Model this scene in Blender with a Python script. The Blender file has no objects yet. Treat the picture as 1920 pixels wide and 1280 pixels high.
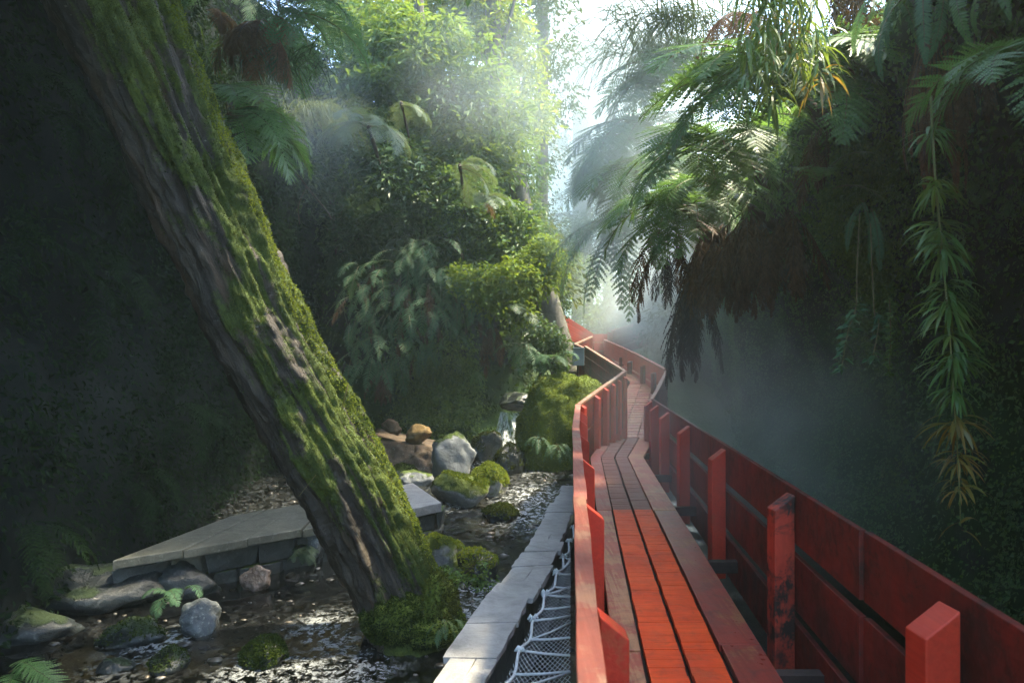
HAZE_D = .0028
HAZE_BOX = (-420, 420, -130, 520, -3.5, 32)
def _P(px, py, d): return ((px - 960) / 1386.7 * d, d, 1.7 - (py - 660) / 1386.7 * d)
STEAM = [(_P(1390, 800, 8.8), (2.0, 3.6, 1.8), .22, 1.0, .9, .33), (_P(1110, 230, 40), (9, 15, 12.0), .15, 2.0, .4, .2), (_P(585, 190, 12.5), (1.2, 1.5, 2.2), .05, 9.0, .7, .25), (_P(930, 160, 15.0), (2.4, 1.6, 2.2), .075, 5.0, .8, .3), (_P(1230, 560, 22), (3.0, 5, 2.4), .2, 3.0, .6, .3), (_P(1190, 330, 10.2), (1.6, 1.1, 2.2), .36, 7.0, .7, .25)]
import bpy, bmesh, math, random
import numpy as np
from mathutils import Vector, Matrix, noise

random.seed(7)
SC = bpy.context.scene
COL = SC.collection
F_PX = 1386.7
CAMZ = 1.7
R = math.radians


def P(px, py, d):
    """point seen at photo pixel (1920 wide) at forward distance d"""
    return Vector(((px - 960) / F_PX * d, d, CAMZ - (py - 660) / F_PX * d))


def smooth(a, b, x):
    t = min(1, max(0, (x - a) / (b - a)))
    return t * t * (3 - 2 * t)


def water_z(y):
    return -0.95 + 0.33 * smooth(8, 16, y)


def on_water(px, py):
    d = 6.0
    for _ in range(30):
        d = F_PX * (CAMZ - water_z(d)) / (py - 660)
    return P(px, py, d)


# ------------------------------------------------------------------ materials
class NT:
    def __init__(s, name):
        s.m = bpy.data.materials.new(name)
        s.m.use_nodes = True
        s.t = s.m.node_tree
        s.t.nodes.clear()
        s.out = s.t.nodes.new('ShaderNodeOutputMaterial')

    def n(s, typ, ins=None, **props):
        nd = s.t.nodes.new('ShaderNode' + typ)
        for k, v in props.items():
            setattr(nd, k, v)
        for k, v in (ins or {}).items():
            if isinstance(v, bpy.types.NodeSocket):
                s.t.links.new(v, nd.inputs[k])
            else:
                nd.inputs[k].default_value = v
        return nd

    def coord(s, scale=(1, 1, 1), kind='Object'):
        tc = s.n('TexCoord')
        return s.n('Mapping', {'Vector': tc.outputs[kind], 'Scale': scale}).outputs[0]

    def noise(s, vec, scale, detail=5, rough=.55, dist=0.0):
        return s.n('TexNoise', {'Vector': vec, 'Scale': scale, 'Detail': detail, 'Roughness': rough, 'Distortion': dist}).outputs['Fac']

    def ramp(s, fac, stops):
        nd = s.n('ValToRGB', {'Fac': fac})
        el = nd.color_ramp.elements
        while len(el) < len(stops):
            el.new(0.5)
        for e, (p, c) in zip(el, stops):
            e.position = p
            e.color = (c if hasattr(c, '__len__') else (c, c, c))[:3] + (1,) if hasattr(c, '__len__') else (c, c, c, 1)
        return nd.outputs[0]

    def mix(s, fac, a, b, blend='MIX'):
        nd = s.n('Mix', data_type='RGBA', blend_type=blend)
        for i, v in ((0, fac), (6, a), (7, b)):
            if isinstance(v, bpy.types.NodeSocket):
                s.t.links.new(v, nd.inputs[i])
            else:
                nd.inputs[i].default_value = v if i == 0 else tuple(v)[:3] + (1,)
        return nd.outputs[2]

    def math(s, op, a, b=0.0, c=None):
        ins = {0: a, 1: b}
        if c is not None:
            ins[2] = c
        return s.n('Math', ins, operation=op).outputs[0]

    def bump(s, h, strength=.5, dist=.02):
        return s.n('Bump', {'Height': h, 'Strength': strength, 'Distance': dist}).outputs[0]

    def bsdf(s, color, rough=.6, normal=None, spec=.5, **kw):
        ins = {'Base Color': color if isinstance(color, bpy.types.NodeSocket) else tuple(color)[:3] + (1,),
               'Roughness': rough, 'Specular IOR Level': spec}
        if normal is not None:
            ins['Normal'] = normal
        ins.update(kw)
        return s.n('BsdfPrincipled', ins).outputs[0]

    def done(s, surf):
        s.t.links.new(surf, s.out.inputs['Surface'])
        return s.m


def leaf_mat(name, cols, rough=.42, trans=.45, spec=.45):
    """cols: three base colours; each leaf (island) and each plant gets its own mix"""
    m = NT(name)
    geo = m.n('NewGeometry')
    oi = m.n('ObjectInfo')
    r = m.math('ADD', m.math('MULTIPLY', geo.outputs['Random Per Island'], .7), m.math('MULTIPLY', oi.outputs['Random'], .3))
    c = m.ramp(r, [(0.05, cols[0]), (.5, cols[1]), (.95, cols[2])])
    b = m.bsdf(c, rough, spec=spec)
    tcol = m.mix(.6, c, (cols[2][0] * 1.7, cols[2][1] * 1.6, cols[2][2] * .6))
    tr = m.n('BsdfTranslucent', {'Color': tcol}).outputs[0]
    return m.done(m.n('MixShader', {0: trans, 1: b, 2: tr}).outputs[0])


def simple_mat(name, c0, c1, scale=8, rough=.8, bump=.4, bd=.02, stretch=(1, 1, 1), spec=.3):
    m = NT(name)
    v = m.coord(stretch)
    n = m.noise(v, scale, 8, .65)
    c = m.ramp(n, [(.3, c0), (.7, c1)])
    return m.done(m.bsdf(c, rough, m.bump(n, bump, bd), spec))


def wood_mat(name, paint, paint2, worn, wear=.5, rough=.38, grime=.0, grain=(26, 1.2, 26), wax=(.04, .035, .03), spec=.28):
    m = NT(name)
    oi = m.n('ObjectInfo')
    tc = m.n('TexCoord')
    off = m.n('VectorMath', {0: tc.outputs['Object'], 1: oi.outputs['Random']}, operation='ADD').outputs[0]
    v = m.n('Mapping', {'Vector': off, 'Scale': grain}).outputs[0]
    g = m.noise(v, 1.6, 8, .65, .6)
    big = m.noise(off, 2.3, 5, .6)
    mid = m.noise(off, 13, 6, .7)
    base = m.mix(m.ramp(big, [(.35, 0), (.65, 1)]), paint, paint2)
    base = m.mix(m.math('MULTIPLY', m.ramp(g, [(.35, 1), (.6, 0)]), .45), base, (paint[0] * .45, paint[1] * .45, paint[2] * .5))
    wm = m.math('ADD', m.math('MULTIPLY', big, .55), m.math('MULTIPLY', m.math('ADD', mid, g), .27))
    wmask = m.ramp(wm, [(.66 - .22 * wear, 0), (.72 - .22 * wear, 1)])
    wc = m.mix(g, (worn[0] * .45, worn[1] * .45, worn[2] * .45), worn)
    c = m.mix(m.math('MULTIPLY', wmask, min(1, wear * 1.8)), base, wc)
    if grime:
        gm = m.ramp(m.noise(off, 5.5, 9, .75, .8), [(.53, 0), (.63, 1)])
        c = m.mix(m.math('MULTIPLY', gm, grime), c, wax)
    if grime:   # rain streaks down the face, algae and dirt
        st_ = m.ramp(m.noise(m.n('Mapping', {'Vector': off, 'Scale': (7, 7, .8)}).outputs[0], 1.6, 6, .65, .3), [(.50, 0), (.70, 1)])
        c = m.mix(m.math('MULTIPLY', st_, grime * .75), c, (wax[0] * 1.4, wax[1] * 1.3, wax[2] * 1.2))
    h = m.math('ADD', m.math('MULTIPLY', g, .6), m.math('MULTIPLY', wmask, -.25))
    rr = m.math('ADD', rough - .1, m.math('MULTIPLY', mid, .35))
    return m.done(m.bsdf(c, rr, m.bump(h, .5, .008), spec))


def moss_mat(name, a, b, c):
    m = NT(name)
    geo = m.n('NewGeometry')
    n = m.noise(geo.outputs['Position'], 2.2, 5, .6)
    f = m.math('ADD', m.math('MULTIPLY', n, .75), m.math('MULTIPLY', geo.outputs['Random Per Island'], .35))
    col = m.ramp(f, [(.3, a), (.55, b), (.8, c)])
    d = m.bsdf(col, .8, spec=.15)
    tr = m.n('BsdfTranslucent', {'Color': col}).outputs[0]
    return m.done(m.n('MixShader', {0: .4, 1: d, 2: tr}).outputs[0])


def rock_mat(name, c0, c1, moss=0.0, mossc=((.03, .05, .01), (.09, .13, .015)), rough=.55, lich=.3, sc=3.0, spec=.4):
    m = NT(name)
    v = m.coord()
    n = m.noise(v, sc, 10, .68, .4)
    n2 = m.noise(v, sc * 6, 6, .7)
    c = m.ramp(n, [(.3, c0), (.68, c1)])
    c = m.mix(m.math('MULTIPLY', m.ramp(n2, [(.56, 0), (.66, 1)]), lich), c, (.42, .43, .38))
    h = m.math('ADD', n, m.math('MULTIPLY', n2, .25))
    if moss:
        geo = m.n('NewGeometry')
        z = m.n('SeparateXYZ', {0: geo.outputs['Normal']}).outputs[2]
        f = m.math('ADD', m.math('MULTIPLY', z, .5), m.math('MULTIPLY', m.noise(v, sc * .8, 6, .65), 1.1))
        k = m.ramp(f, [(1.15 - moss - .05, 0), (1.15 - moss + .08, 1)])
        mc = m.mix(n2, mossc[0], mossc[1])
        c = m.mix(k, c, mc)
        h = m.math('ADD', h, m.math('MULTIPLY', k, m.math('ADD', .2, n2)))
        rough = m.math('ADD', rough, m.math('MULTIPLY', k, .35))
    return m.done(m.bsdf(c, rough, m.bump(h, .7, .05), spec))


# ------------------------------------------------------------------ objects
ORG = {}


def tag(o, label=None, cat=None, group=None, kind=None):
    if label: o['label'] = label
    if cat: o['category'] = cat
    if group: o['group'] = group
    if kind: o['kind'] = kind
    return o


def thing(name, label, cat, loc, group=None):
    o = bpy.data.objects.new(name, None)
    COL.objects.link(o)
    o.location = loc
    o.empty_display_size = .1
    ORG[o.name] = Vector(loc)
    return tag(o, label, cat, group)


def mesh_np(name, V, Q=None, T=None, mats=(), midx=None, smooth_=False):
    me = bpy.data.meshes.new(name)
    V = np.asarray(V, dtype=np.float32).reshape(-1, 3)
    nq = 0 if Q is None else len(Q)
    nt = 0 if T is None else len(T)
    loops = []
    if nq: loops.append(np.asarray(Q, np.int32).ravel())
    if nt: loops.append(np.asarray(T, np.int32).ravel())
    loops = np.concatenate(loops)
    me.vertices.add(len(V)); me.vertices.foreach_set('co', V.ravel())
    me.loops.add(len(loops)); me.loops.foreach_set('vertex_index', loops)
    me.polygons.add(nq + nt)
    tot = np.concatenate([np.full(nq, 4, np.int32), np.full(nt, 3, np.int32)])
    st = np.concatenate([[0], np.cumsum(tot)[:-1]]).astype(np.int32)
    me.polygons.foreach_set('loop_start', st)
    if midx is not None:
        me.polygons.foreach_set('material_index', np.asarray(midx, np.int32))
    me.polygons.foreach_set('use_smooth', np.full(nq + nt, bool(smooth_)))
    for m in mats: me.materials.append(m)
    me.update(calc_edges=True)
    me.validate()
    return me


def link(name, me, parent=None, loc=None):
    o = bpy.data.objects.new(name, me)
    COL.objects.link(o)
    if parent: o.parent = parent
    if loc is not None: o.location = loc
    return o


def put(name, V, Q=None, T=None, mat=None, parent=None, smooth_=False, bevel=0, midx=None):
    """world-space vertices -> one linked mesh object, origin at the parent's or at its own base"""
    V = np.asarray(V, dtype=np.float64).reshape(-1, 3)
    mats = mat if isinstance(mat, (list, tuple)) else [mat]
    if parent is not None:
        org = ORG[parent.name]
        o = link(name, mesh_np(name, V - np.array(org), Q, T, mats, midx, smooth_), parent)
        ORG[o.name] = org
    else:
        org = Vector(((V[:, 0].min() + V[:, 0].max()) / 2, (V[:, 1].min() + V[:, 1].max()) / 2, V[:, 2].min()))
        o = link(name, mesh_np(name, V - np.array(org), Q, T, mats, midx, smooth_), None, org)
        ORG[o.name] = org
    if bevel:
        b = o.modifiers.new('bevel', 'BEVEL'); b.width = bevel; b.segments = 2; b.limit_method = 'ANGLE'
    return o


class MB:
    def __init__(s):
        s.V, s.Q, s.T = [], [], []

    def quad_prism(s, top, bot):
        """closed prism between two loops of 4 points"""
        i = len(s.V)
        s.V += [tuple(p) for p in top] + [tuple(p) for p in bot]
        s.Q += [(i, i + 1, i + 2, i + 3), (i + 7, i + 6, i + 5, i + 4)]
        for k in range(4):
            j = (k + 1) % 4
            s.Q.append((i + k, i + 4 + k, i + 4 + j, i + j))
        return s

    def box(s, a, b, w, h):
        """bar from a to b (centre line of its TOP face), width w sideways, h down"""
        a, b = Vector(a), Vector(b)
        d = (b - a); side = Vector((d.y, -d.x, 0)).normalized() * (w / 2)
        dn = Vector((0, 0, -h))
        return s.quad_prism([a - side, a + side, b + side, b - side], [a - side + dn, a + side + dn, b + side + dn, b - side + dn])

    def wall(s, a, b, a2, b2, t):
        """upright board: a,b top edge ends; a2,b2 bottom edge ends; thickness t"""
        a, b, a2, b2 = map(Vector, (a, b, a2, b2))
        d = b - a; side = Vector((d.y, -d.x, 0)).normalized() * (t / 2)
        return s.quad_prism([a - side, a + side, b + side, b - side], [a2 - side, a2 + side, b2 + side, b2 - side])

    def tube(s, pts, rad, n=6):
        pts = [Vector(p) for p in pts]
        if not hasattr(rad, '__len__'): rad = [rad] * len(pts)
        i0 = len(s.V)
        up = Vector((0.12, .31, .94))
        for k, p in enumerate(pts):
            t = (pts[min(k + 1, len(pts) - 1)] - pts[max(k - 1, 0)]).normalized()
            x = t.cross(up)
            if x.length < 1e-3: x = t.cross(Vector((1, 0, 0)))
            x.normalize(); y = t.cross(x)
            for j in range(n):
                a = 2 * math.pi * j / n
                s.V.append(tuple(p + (x * math.cos(a) + y * math.sin(a)) * rad[k]))
        for k in range(len(pts) - 1):
            for j in range(n):
                a, b = i0 + k * n + j, i0 + k * n + (j + 1) % n
                s.Q.append((a, b, b + n, a + n))
        for base, rev in ((i0, True), (i0 + (len(pts) - 1) * n, False)):
            for j in range(1, n - 1):
                tri = (base, base + j, base + j + 1)
                s.T.append(tri[::-1] if rev else tri)
        return s

    def put(s, name, mat, parent=None, **k):
        return put(name, s.V, s.Q or None, s.T or None, mat, parent, **k)


def spline(pts, n):
    """Catmull-Rom through pts"""
    pts = [Vector(p) for p in pts]
    out = []
    for i in range(len(pts) - 1):
        p0, p1, p2, p3 = pts[max(i - 1, 0)], pts[i], pts[i + 1], pts[min(i + 2, len(pts) - 1)]
        for k in range(n):
            t = k / n
            out.append(.5 * ((2 * p1) + (p2 - p0) * t + (2 * p0 - 5 * p1 + 4 * p2 - p3) * t * t + (3 * p1 - p0 - 3 * p2 + p3) * t ** 3))
    out.append(pts[-1])
    return out


def nz(p, f, seed=0.0):
    return noise.noise(Vector((p[0] * f + seed, p[1] * f - seed * .7, p[2] * f + seed * .3)))


def fbm(p, f, o=4, seed=0.0):
    a, s = 1.0, 0.0
    for _ in range(o):
        s += a * nz(p, f, seed); a *= .5; f *= 2.03; seed += 3.7
    return s


# ------------------------------------------------------------------ foliage
def unit(a):
    return a / np.maximum(np.linalg.norm(a, axis=1, keepdims=True), 1e-9)


def leaf_quads(Pn, D, N, L, W, fold=.18, bend=.1):
    n = len(Pn)
    L = np.broadcast_to(np.asarray(L, float).reshape(-1, 1), (n, 1)); W = np.broadcast_to(np.asarray(W, float).reshape(-1, 1), (n, 1))
    D = unit(D); X = unit(np.cross(D, N)); N = np.cross(X, D)
    V = np.empty((n, 4, 3))
    V[:, 0] = Pn
    V[:, 1] = Pn + D * L * .45 + X * W * .5 + N * W * fold
    V[:, 2] = Pn + D * L - N * L * bend
    V[:, 3] = Pn + D * L * .45 - X * W * .5 + N * W * fold
    return V.reshape(-1, 3), np.arange(n * 4).reshape(n, 4)


def sprays(C, rad, per, L, W, seed, droop=.35, tilt=.5, flat=.18):
    """leaf sprays: flattened discs of leaves round every centre"""
    rg = np.random.default_rng(seed)
    C = np.asarray(C, float); n = len(C)
    rad = np.broadcast_to(np.asarray(rad, float).reshape(-1), (n,))
    idx = np.repeat(np.arange(n), per)
    ph = rg.uniform(0, 2 * np.pi, n * per); u = np.sqrt(rg.uniform(0, 1, n * per))
    nrm = unit(np.c_[rg.normal(0, tilt, n), rg.normal(0, tilt, n), np.ones(n)])
    ex = unit(np.cross(nrm, np.tile([0.3, 1, 0.1], (n, 1)))); ey = np.cross(nrm, ex)
    rr = (u * rad[idx])[:, None]
    rad_dir = ex[idx] * np.cos(ph)[:, None] + ey[idx] * np.sin(ph)[:, None]
    pos = C[idx] + rad_dir * rr + nrm[idx] * (rg.normal(0, flat, n * per) * rad[idx])[:, None]
    pos[:, 2] -= droop * (u ** 2) * rad[idx]
    D = rad_dir + rg.normal(0, .45, (n * per, 3)); D[:, 2] -= droop * .9
    N = nrm[idx] + rg.normal(0, .38, (n * per, 3))
    s = rg.uniform(.65, 1.25, n * per) * rg.uniform(.6, 1.4, n)[idx]
    return leaf_quads(pos, D, N, L * s, W * s)


def pinna(V, Q, base, dirv, wdir, nrm, length, w, K, lobed, droop):
    """one leaflet along dirv: lobed quads or a plain strip"""
    g = Vector((0, 0, -1))
    def mid(u): return base + dirv * (length * u) + g * (length * droop * u * u)
    if lobed:
        for k in range(K):
            u0 = k / K; u1 = (k + .86) / K
            ww = w * (1 - (k / K) ** 1.6) * (.55 + .45 * min(1, (k + 1) / 2)) + .0015
            a, b = mid(u0), mid(u1)
            sk = dirv * (length / K * .45)
            for q in (-1, 1):
                i = len(V)
                off = wdir * (q * ww) + nrm * (-.22 * ww)
                V += [a, b, b + off + sk * .6, a + off + sk]
                Q.append((i, i + 1, i + 2, i + 3) if q < 0 else (i + 3, i + 2, i + 1, i))
    else:
        for k in range(K):
            u0, u1 = k / K, (k + 1) / K
            f = lambda u: w * (.35 + .65 * min(1, u * 5)) * (1 - u ** 2.2) + .0008
            for q in (-1, 1):
                i = len(V)
                V += [mid(u0), mid(u1), mid(u1) + wdir * (q * f(u1)) - nrm * (.25 * f(u1)), mid(u0) + wdir * (q * f(u0)) - nrm * (.25 * f(u0))]
                Q.append((i, i + 1, i + 2, i + 3) if q < 0 else (i + 3, i + 2, i + 1, i))


def frond_mesh(name, L, W, n, a0, a1, mats, seed=0, lobed=True, K=8, stalk=.14, droop=.16, bipin=False, wf=.85, curl=0.0, fwd=22, pw=1.0, shape=.38):
    """one fern frond from the origin along +Y; a0/a1 start and end elevation in degrees"""
    rd = random.Random(seed)
    steps = 40
    pts, tan = [Vector((0, 0, 0))], []
    swing = rd.uniform(-.12, .12)
    for k in range(steps):
        t = k / steps
        a = R(a0 + (a1 - a0) * t ** pw)
        yaw = swing * t * 2
        d = Vector((math.sin(yaw) * math.cos(a), math.cos(yaw) * math.cos(a), math.sin(a)))
        tan.append(d); pts.append(pts[-1] + d * (L / steps))
    tan.append(tan[-1])
    V, Q = [], []
    sp = L * (1 - stalk) / n
    for j in range(n):
        t = stalk + (1 - stalk) * (j + .3) / n
        x = t * steps; i = int(x); p = pts[i].lerp(pts[i + 1], x - i); T = tan[i]
        up = Vector((1, 0, 0)).cross(T).normalized()
        tt = (t - stalk) / (1 - stalk)
        prof = (tt / shape) ** .6 if tt < shape else max(0, 1 - ((tt - shape) / (1 - shape)) ** 1.7) ** .8
        prof = max(.05, .42 + .58 * prof if tt < shape else prof)
        for s in (-1, 1):
            if rd.random() < .03: continue
            f = R(fwd + 30 * tt ** 2 + rd.uniform(-6, 6))
            dv = (Vector((s, 0, 0)) * math.cos(f) + T * math.sin(f) + up * rd.uniform(-.08, .14)).normalized()
            if curl: dv = (dv + Vector((rd.uniform(-curl, curl), rd.uniform(-curl, curl), -abs(rd.uniform(0, curl))))).normalized()
            wd = (T - dv * T.dot(dv)).normalized(); nr = dv.cross(wd) * (-s)
            ln = W / 2 * prof * rd.uniform(.9, 1.06)
            base = p + Vector((0, 0, 0)) + T * rd.uniform(-.1, .1) * sp
            if bipin:
                kk = max(4, int(K * prof))
                for q in range(kk):
                    u = (q + .5) / kk
                    b2 = base + dv * (ln * u) + Vector((0, 0, -1)) * (ln * droop * u * u)
                    l2 = sp * .62 * (1 - u ** 2) + .004
                    for s2 in (-1, 1):
                        d2 = (wd * s2 + dv * .45).normalized()
                        i = len(V); w2 = ln / kk * .46
                        V += [b2 - dv * w2 * .8, b2 + dv * w2 * .8, b2 + d2 * l2 + dv * w2 * .5 - nr * .15 * l2, b2 + d2 * l2 - dv * w2 * .5 - nr * .15 * l2]
                        Q.append((i, i + 1, i + 2, i + 3))
            else:
                pinna(V, Q, base, dv, wd, nr, ln, sp * .5 * wf, K, lobed, droop)
    nl = len(Q)
    # rachis
    mb = MB(); mb.tube(pts[::4] if pts[-1] == pts[::4][-1] else pts[::4] + [pts[-1]], [L * (.0075 - .006 * k / 11) for k in range(len(pts[::4]) + (pts[-1] != pts[::4][-1]))], 4)
    b = len(V)
    V += [Vector(v) for v in mb.V]; Q += [tuple(i + b for i in q) for q in mb.Q]
    return mesh_np(name, [tuple(v) for v in V], Q, None, mats, [0] * nl + [1] * (len(Q) - nl))


def fern(name, label, pos, meshes, n, scale, az, tilt=(-15, 15), group=None, cat='fern', roll=12, seed=None, part='frond', extra=None, spread=(.06, .06)):
    rd = random.Random(seed if seed is not None else label)
    root = thing(name, label, cat, pos, group)
    if cat == 'fern' and pos[0] > -3.05 and pos[1] > 5 and (name == 'tree_fern' or (scale > .99 and pos[0] > 1.2)):   # the stock that joins the crown to the bank
        p0 = Vector(pos); v = Vector((.8, .5, -.35)) if p0.x > 1.2 else (Vector((-.7, .5, -.35)) if p0.x < -3.4 else Vector((.05, 1.7, -.8)))
        MB().tube(spline([p0 + Vector((0, 0, .03)), p0 + v * .4 + Vector((0, 0, .04)), p0 + v], 4), [.05 * scale + .01 * math.sin(q * 2.3) for q in range(9)], 8).put('trunk', bpy.data.materials['dark stalk'], root, smooth_=True)
    for k in range(n):
        o = link(part, meshes[k % len(meshes)] if not extra or rd.random() > .15 else rd.choice(extra), root)
        a = az[0] + (az[1] - az[0]) * ((k + .5) / n) + rd.uniform(-.5, .5) * (az[1] - az[0]) / n
        m = Matrix.Rotation(R(a), 4, 'Z') @ Matrix.Rotation(R(rd.uniform(*tilt)), 4, 'X') @ Matrix.Rotation(R(rd.uniform(-roll, roll)), 4, 'Y')
        s = scale * rd.uniform(.75, 1.12)
        o.matrix_local = Matrix.Translation(Vector((rd.uniform(-1, 1) * spread[0], rd.uniform(-.1, .1), rd.uniform(-1, 1) * spread[1]))) @ m @ Matrix.Scale(s, 4)
    return root
# ------------------------------------------------------------------ camera, sky, sun
cam = bpy.data.cameras.new('camera'); co = bpy.data.objects.new('camera', cam); COL.objects.link(co)
co.location = (0, 0, CAMZ); co.rotation_euler = (R(90), 0, 0)
cam.lens = 26; cam.sensor_width = 36; cam.shift_y = 20 / 1920; cam.clip_end = 2000
cam.dof.use_dof = True; cam.dof.focus_distance = 8.5; cam.dof.aperture_fstop = 3.2
SC.camera = co
SUN_EL, SUN_AZ = 60, 80
w = bpy.data.worlds.new('World'); SC.world = w; w.use_nodes = True
nt = w.node_tree; nt.nodes.clear()
sky = nt.nodes.new('ShaderNodeTexSky'); sky.sky_type = 'NISHITA'; sky.sun_disc = False
sky.sun_elevation = R(SUN_EL); sky.sun_rotation = R(SUN_AZ); sky.dust_density = 2.0; sky.air_density = 1.0; sky.ozone_density = 3.0
bg = nt.nodes.new('ShaderNodeBackground'); bg.inputs['Strength'].default_value = .15
wo = nt.nodes.new('ShaderNodeOutputWorld')
nt.links.new(sky.outputs[0], bg.inputs[0]); nt.links.new(bg.outputs[0], wo.inputs[0])
sl = bpy.data.lights.new('sun', 'SUN'); sl.energy = 2.0; sl.angle = R(4); sl.color = (1, .88, .64)
so = bpy.data.objects.new('sun', sl); COL.objects.link(so)
sd = Vector((math.sin(R(SUN_AZ)) * math.cos(R(SUN_EL)), math.cos(R(SUN_AZ)) * math.cos(R(SUN_EL)), math.sin(R(SUN_EL))))
so.rotation_euler = sd.to_track_quat('Z', 'Y').to_euler(); so.location = sd * 60
vs = SC.view_settings; vs.view_transform = 'Standard'; vs.look = 'None'; vs.gamma = 1; vs.exposure = 3.25
SC.cycles.use_denoising = True
try: SC.cycles.denoiser = 'OPENIMAGEDENOISE'
except Exception: pass
SC.cycles.max_bounces = 6; SC.cycles.diffuse_bounces = 3; SC.cycles.glossy_bounces = 3; SC.cycles.transmission_bounces = 4
SC.cycles.transparent_max_bounces = 8; SC.cycles.volume_bounces = 1
SC.cycles.sample_clamp_indirect = 6; SC.cycles.volume_step_rate = 2.0; SC.cycles.volume_max_steps = 128
SC.cycles.caustics_reflective = False; SC.cycles.caustics_refractive = False

# ------------------------------------------------------------------ materials in use
M_red = wood_mat('red paint', (.50, .050, .022), (.42, .036, .018), (.34, .10, .04), .32, .36)
M_lane = wood_mat('fresh orange red paint', (.76, .088, .012), (.62, .055, .009), (.42, .10, .035), .30, .48, .25, spec=.18, grain=(2, 24, 24))
M_lane_old = wood_mat('weathered slats', (.23, .105, .07), (.18, .08, .055), (.30, .19, .13), .5, .6, grain=(2, 24, 24))
M_edge = wood_mat('worn red edge plank', (.36, .075, .038), (.30, .05, .03), (.50, .24, .11), .62, .38, .35)
M_edge_d = wood_mat('dark wet edge plank', (.26, .040, .024), (.18, .032, .022), (.34, .17, .06), .42, .25, .45)
M_dark = wood_mat('dark maroon boards', (.20, .024, .014), (.085, .014, .010), (.05, .022, .014), .40, .5, .6, wax=(.014, .016, .012))
M_peel = wood_mat('peeling red post', (.46, .055, .028), (.36, .045, .025), (.03, .025, .02), .55, .5, .75, grain=(14, 14, 5), wax=(.02, .02, .016))
M_cap = wood_mat('pink worn rail top', (.36, .11, .075), (.29, .085, .06), (.40, .22, .16), .5, .5, .2)
M_capw = wood_mat('bleached rail top', (.30, .13, .08), (.25, .10, .06), (.38, .25, .17), .7, .55, .25)
M_beam = simple_mat('dark timber', (.02, .015, .012), (.06, .04, .03), 6, .8)
M_ropem = simple_mat('pale rope', (.52, .56, .55), (.72, .75, .73), 30, .8)
M_slate = rock_mat('slate slabs', (.21, .205, .19), (.40, .385, .36), rough=.5, lich=.2, sc=5)
M_slate_d = rock_mat('dark wet slate wall', (.045, .055, .055), (.12, .135, .13), .25, rough=.4, lich=.1, sc=4)
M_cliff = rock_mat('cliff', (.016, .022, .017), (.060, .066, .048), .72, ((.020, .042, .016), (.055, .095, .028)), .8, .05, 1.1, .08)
M_cliff_l = rock_mat('cliff darkened as shade', (.005, .008, .0075), (.016, .019, .017), .2, ((.006, .012, .005), (.018, .030, .008)), .8, .0, 1.6, .05)  # left wall: shade put into a darker copy of the cliff rock
M_far = wood_mat('far red boards', (.30, .042, .026), (.24, .034, .022), (.22, .09, .06), .4, .5, .2)
M_earth = rock_mat('brown earth bank', (.030, .021, .014), (.115, .078, .050), .0, rough=.8, lich=.3, sc=4)
M_bed = rock_mat('gravel bed', (.022, .020, .015), (.15, .125, .085), rough=.6, lich=.5, sc=6)
M_stem = simple_mat('green brown stalk', (.07, .06, .02), (.16, .13, .05), 8, .6)
M_stemd = simple_mat('dark stalk', (.03, .02, .012), (.08, .05, .03), 8, .7)

# ------------------------------------------------------------------ boardwalk
U = .0894
def lane_pt(X, y, z=0.0): return Vector((U * y + X, y, z))
# centre-line stations for the bending part: y, left X edge, right X edge, z
ST = [(1.2, U * 1.2 + .20, U * 1.2 + 1.06, 0), (12.0, U * 12 + .20, U * 12 + 1.06, 0), (14.6, 1.84, 2.80, .02), (19.0, 3.05, 3.95, .95), (22.5, 2.70, 3.50, 1.45)]
def deck_at(y, f, dz=0.0):
    for a, b in zip(ST, ST[1:]):
        if y <= b[0] or b is ST[-1]:
            t = (y - a[0]) / (b[0] - a[0])
            xl = a[1] + (b[1] - a[1]) * t; xr = a[2] + (b[2] - a[2]) * t
            return Vector((xl + (xr - xl) * f, y, a[3] + (b[3] - a[3]) * t + dz))
bw = thing('boardwalk', 'narrow red plank boardwalk running up the gorge between its two fences', 'boardwalk', (U * 1.2 + .6, 1.2, 0))
rd = random.Random(3)
def plank(name, y0, y1, f0, f1, mat, th=.045, n=6, dz=0, lab=None):
    mb = MB()
    ys = sorted([y0 + (y1 - y0) * k / n for k in range(n + 1)] + [s[0] for s in ST if y0 < s[0] < y1])
    tops = [(deck_at(y, f0, dz), deck_at(y, f1, dz)) for y in ys]
    V, Q = [], []
    dn = Vector((0, 0, -th))
    for a, b in tops: V += [a, b, b + dn, a + dn]
    for k in range(len(ys) - 1):
        i = 4 * k
        for j in range(4):
            jj = (j + 1) % 4
            Q.append((i + j, i + jj, i + 4 + jj, i + 4 + j)[::-1])
    Q += [(0, 1, 2, 3), tuple(4 * len(ys) - 4 + j for j in (3, 2, 1, 0))]
    o = put(name, V, Q, None, mat, bw, bevel=.004)
    if lab: o['label'] = lab
    return o
def slats(name, y0, y1, f0, f1, pitch, gap, mat, jit=.0015, lab=None, dz=0):
    mb = MB(); y = y0; dn = Vector((0, 0, -.032))
    while y < y1 - gap:
        e = min(y + pitch - gap, y1)
        z = dz + rd.uniform(-jit, jit); k0, k1 = rd.uniform(-.003, .003), rd.uniform(-.003, .003)
        t = [deck_at(y, f0, z) + Vector((k0, 0, 0)), deck_at(y, f1, z) + Vector((k1, 0, 0)), deck_at(e, f1, z) + Vector((k1, 0, 0)), deck_at(e, f0, z) + Vector((k0, 0, 0))]
        mb.quad_prism(t, [p + dn for p in t]); y += pitch
    o = mb.put(name, mat, bw)
    if lab: o['label'] = lab
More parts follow.
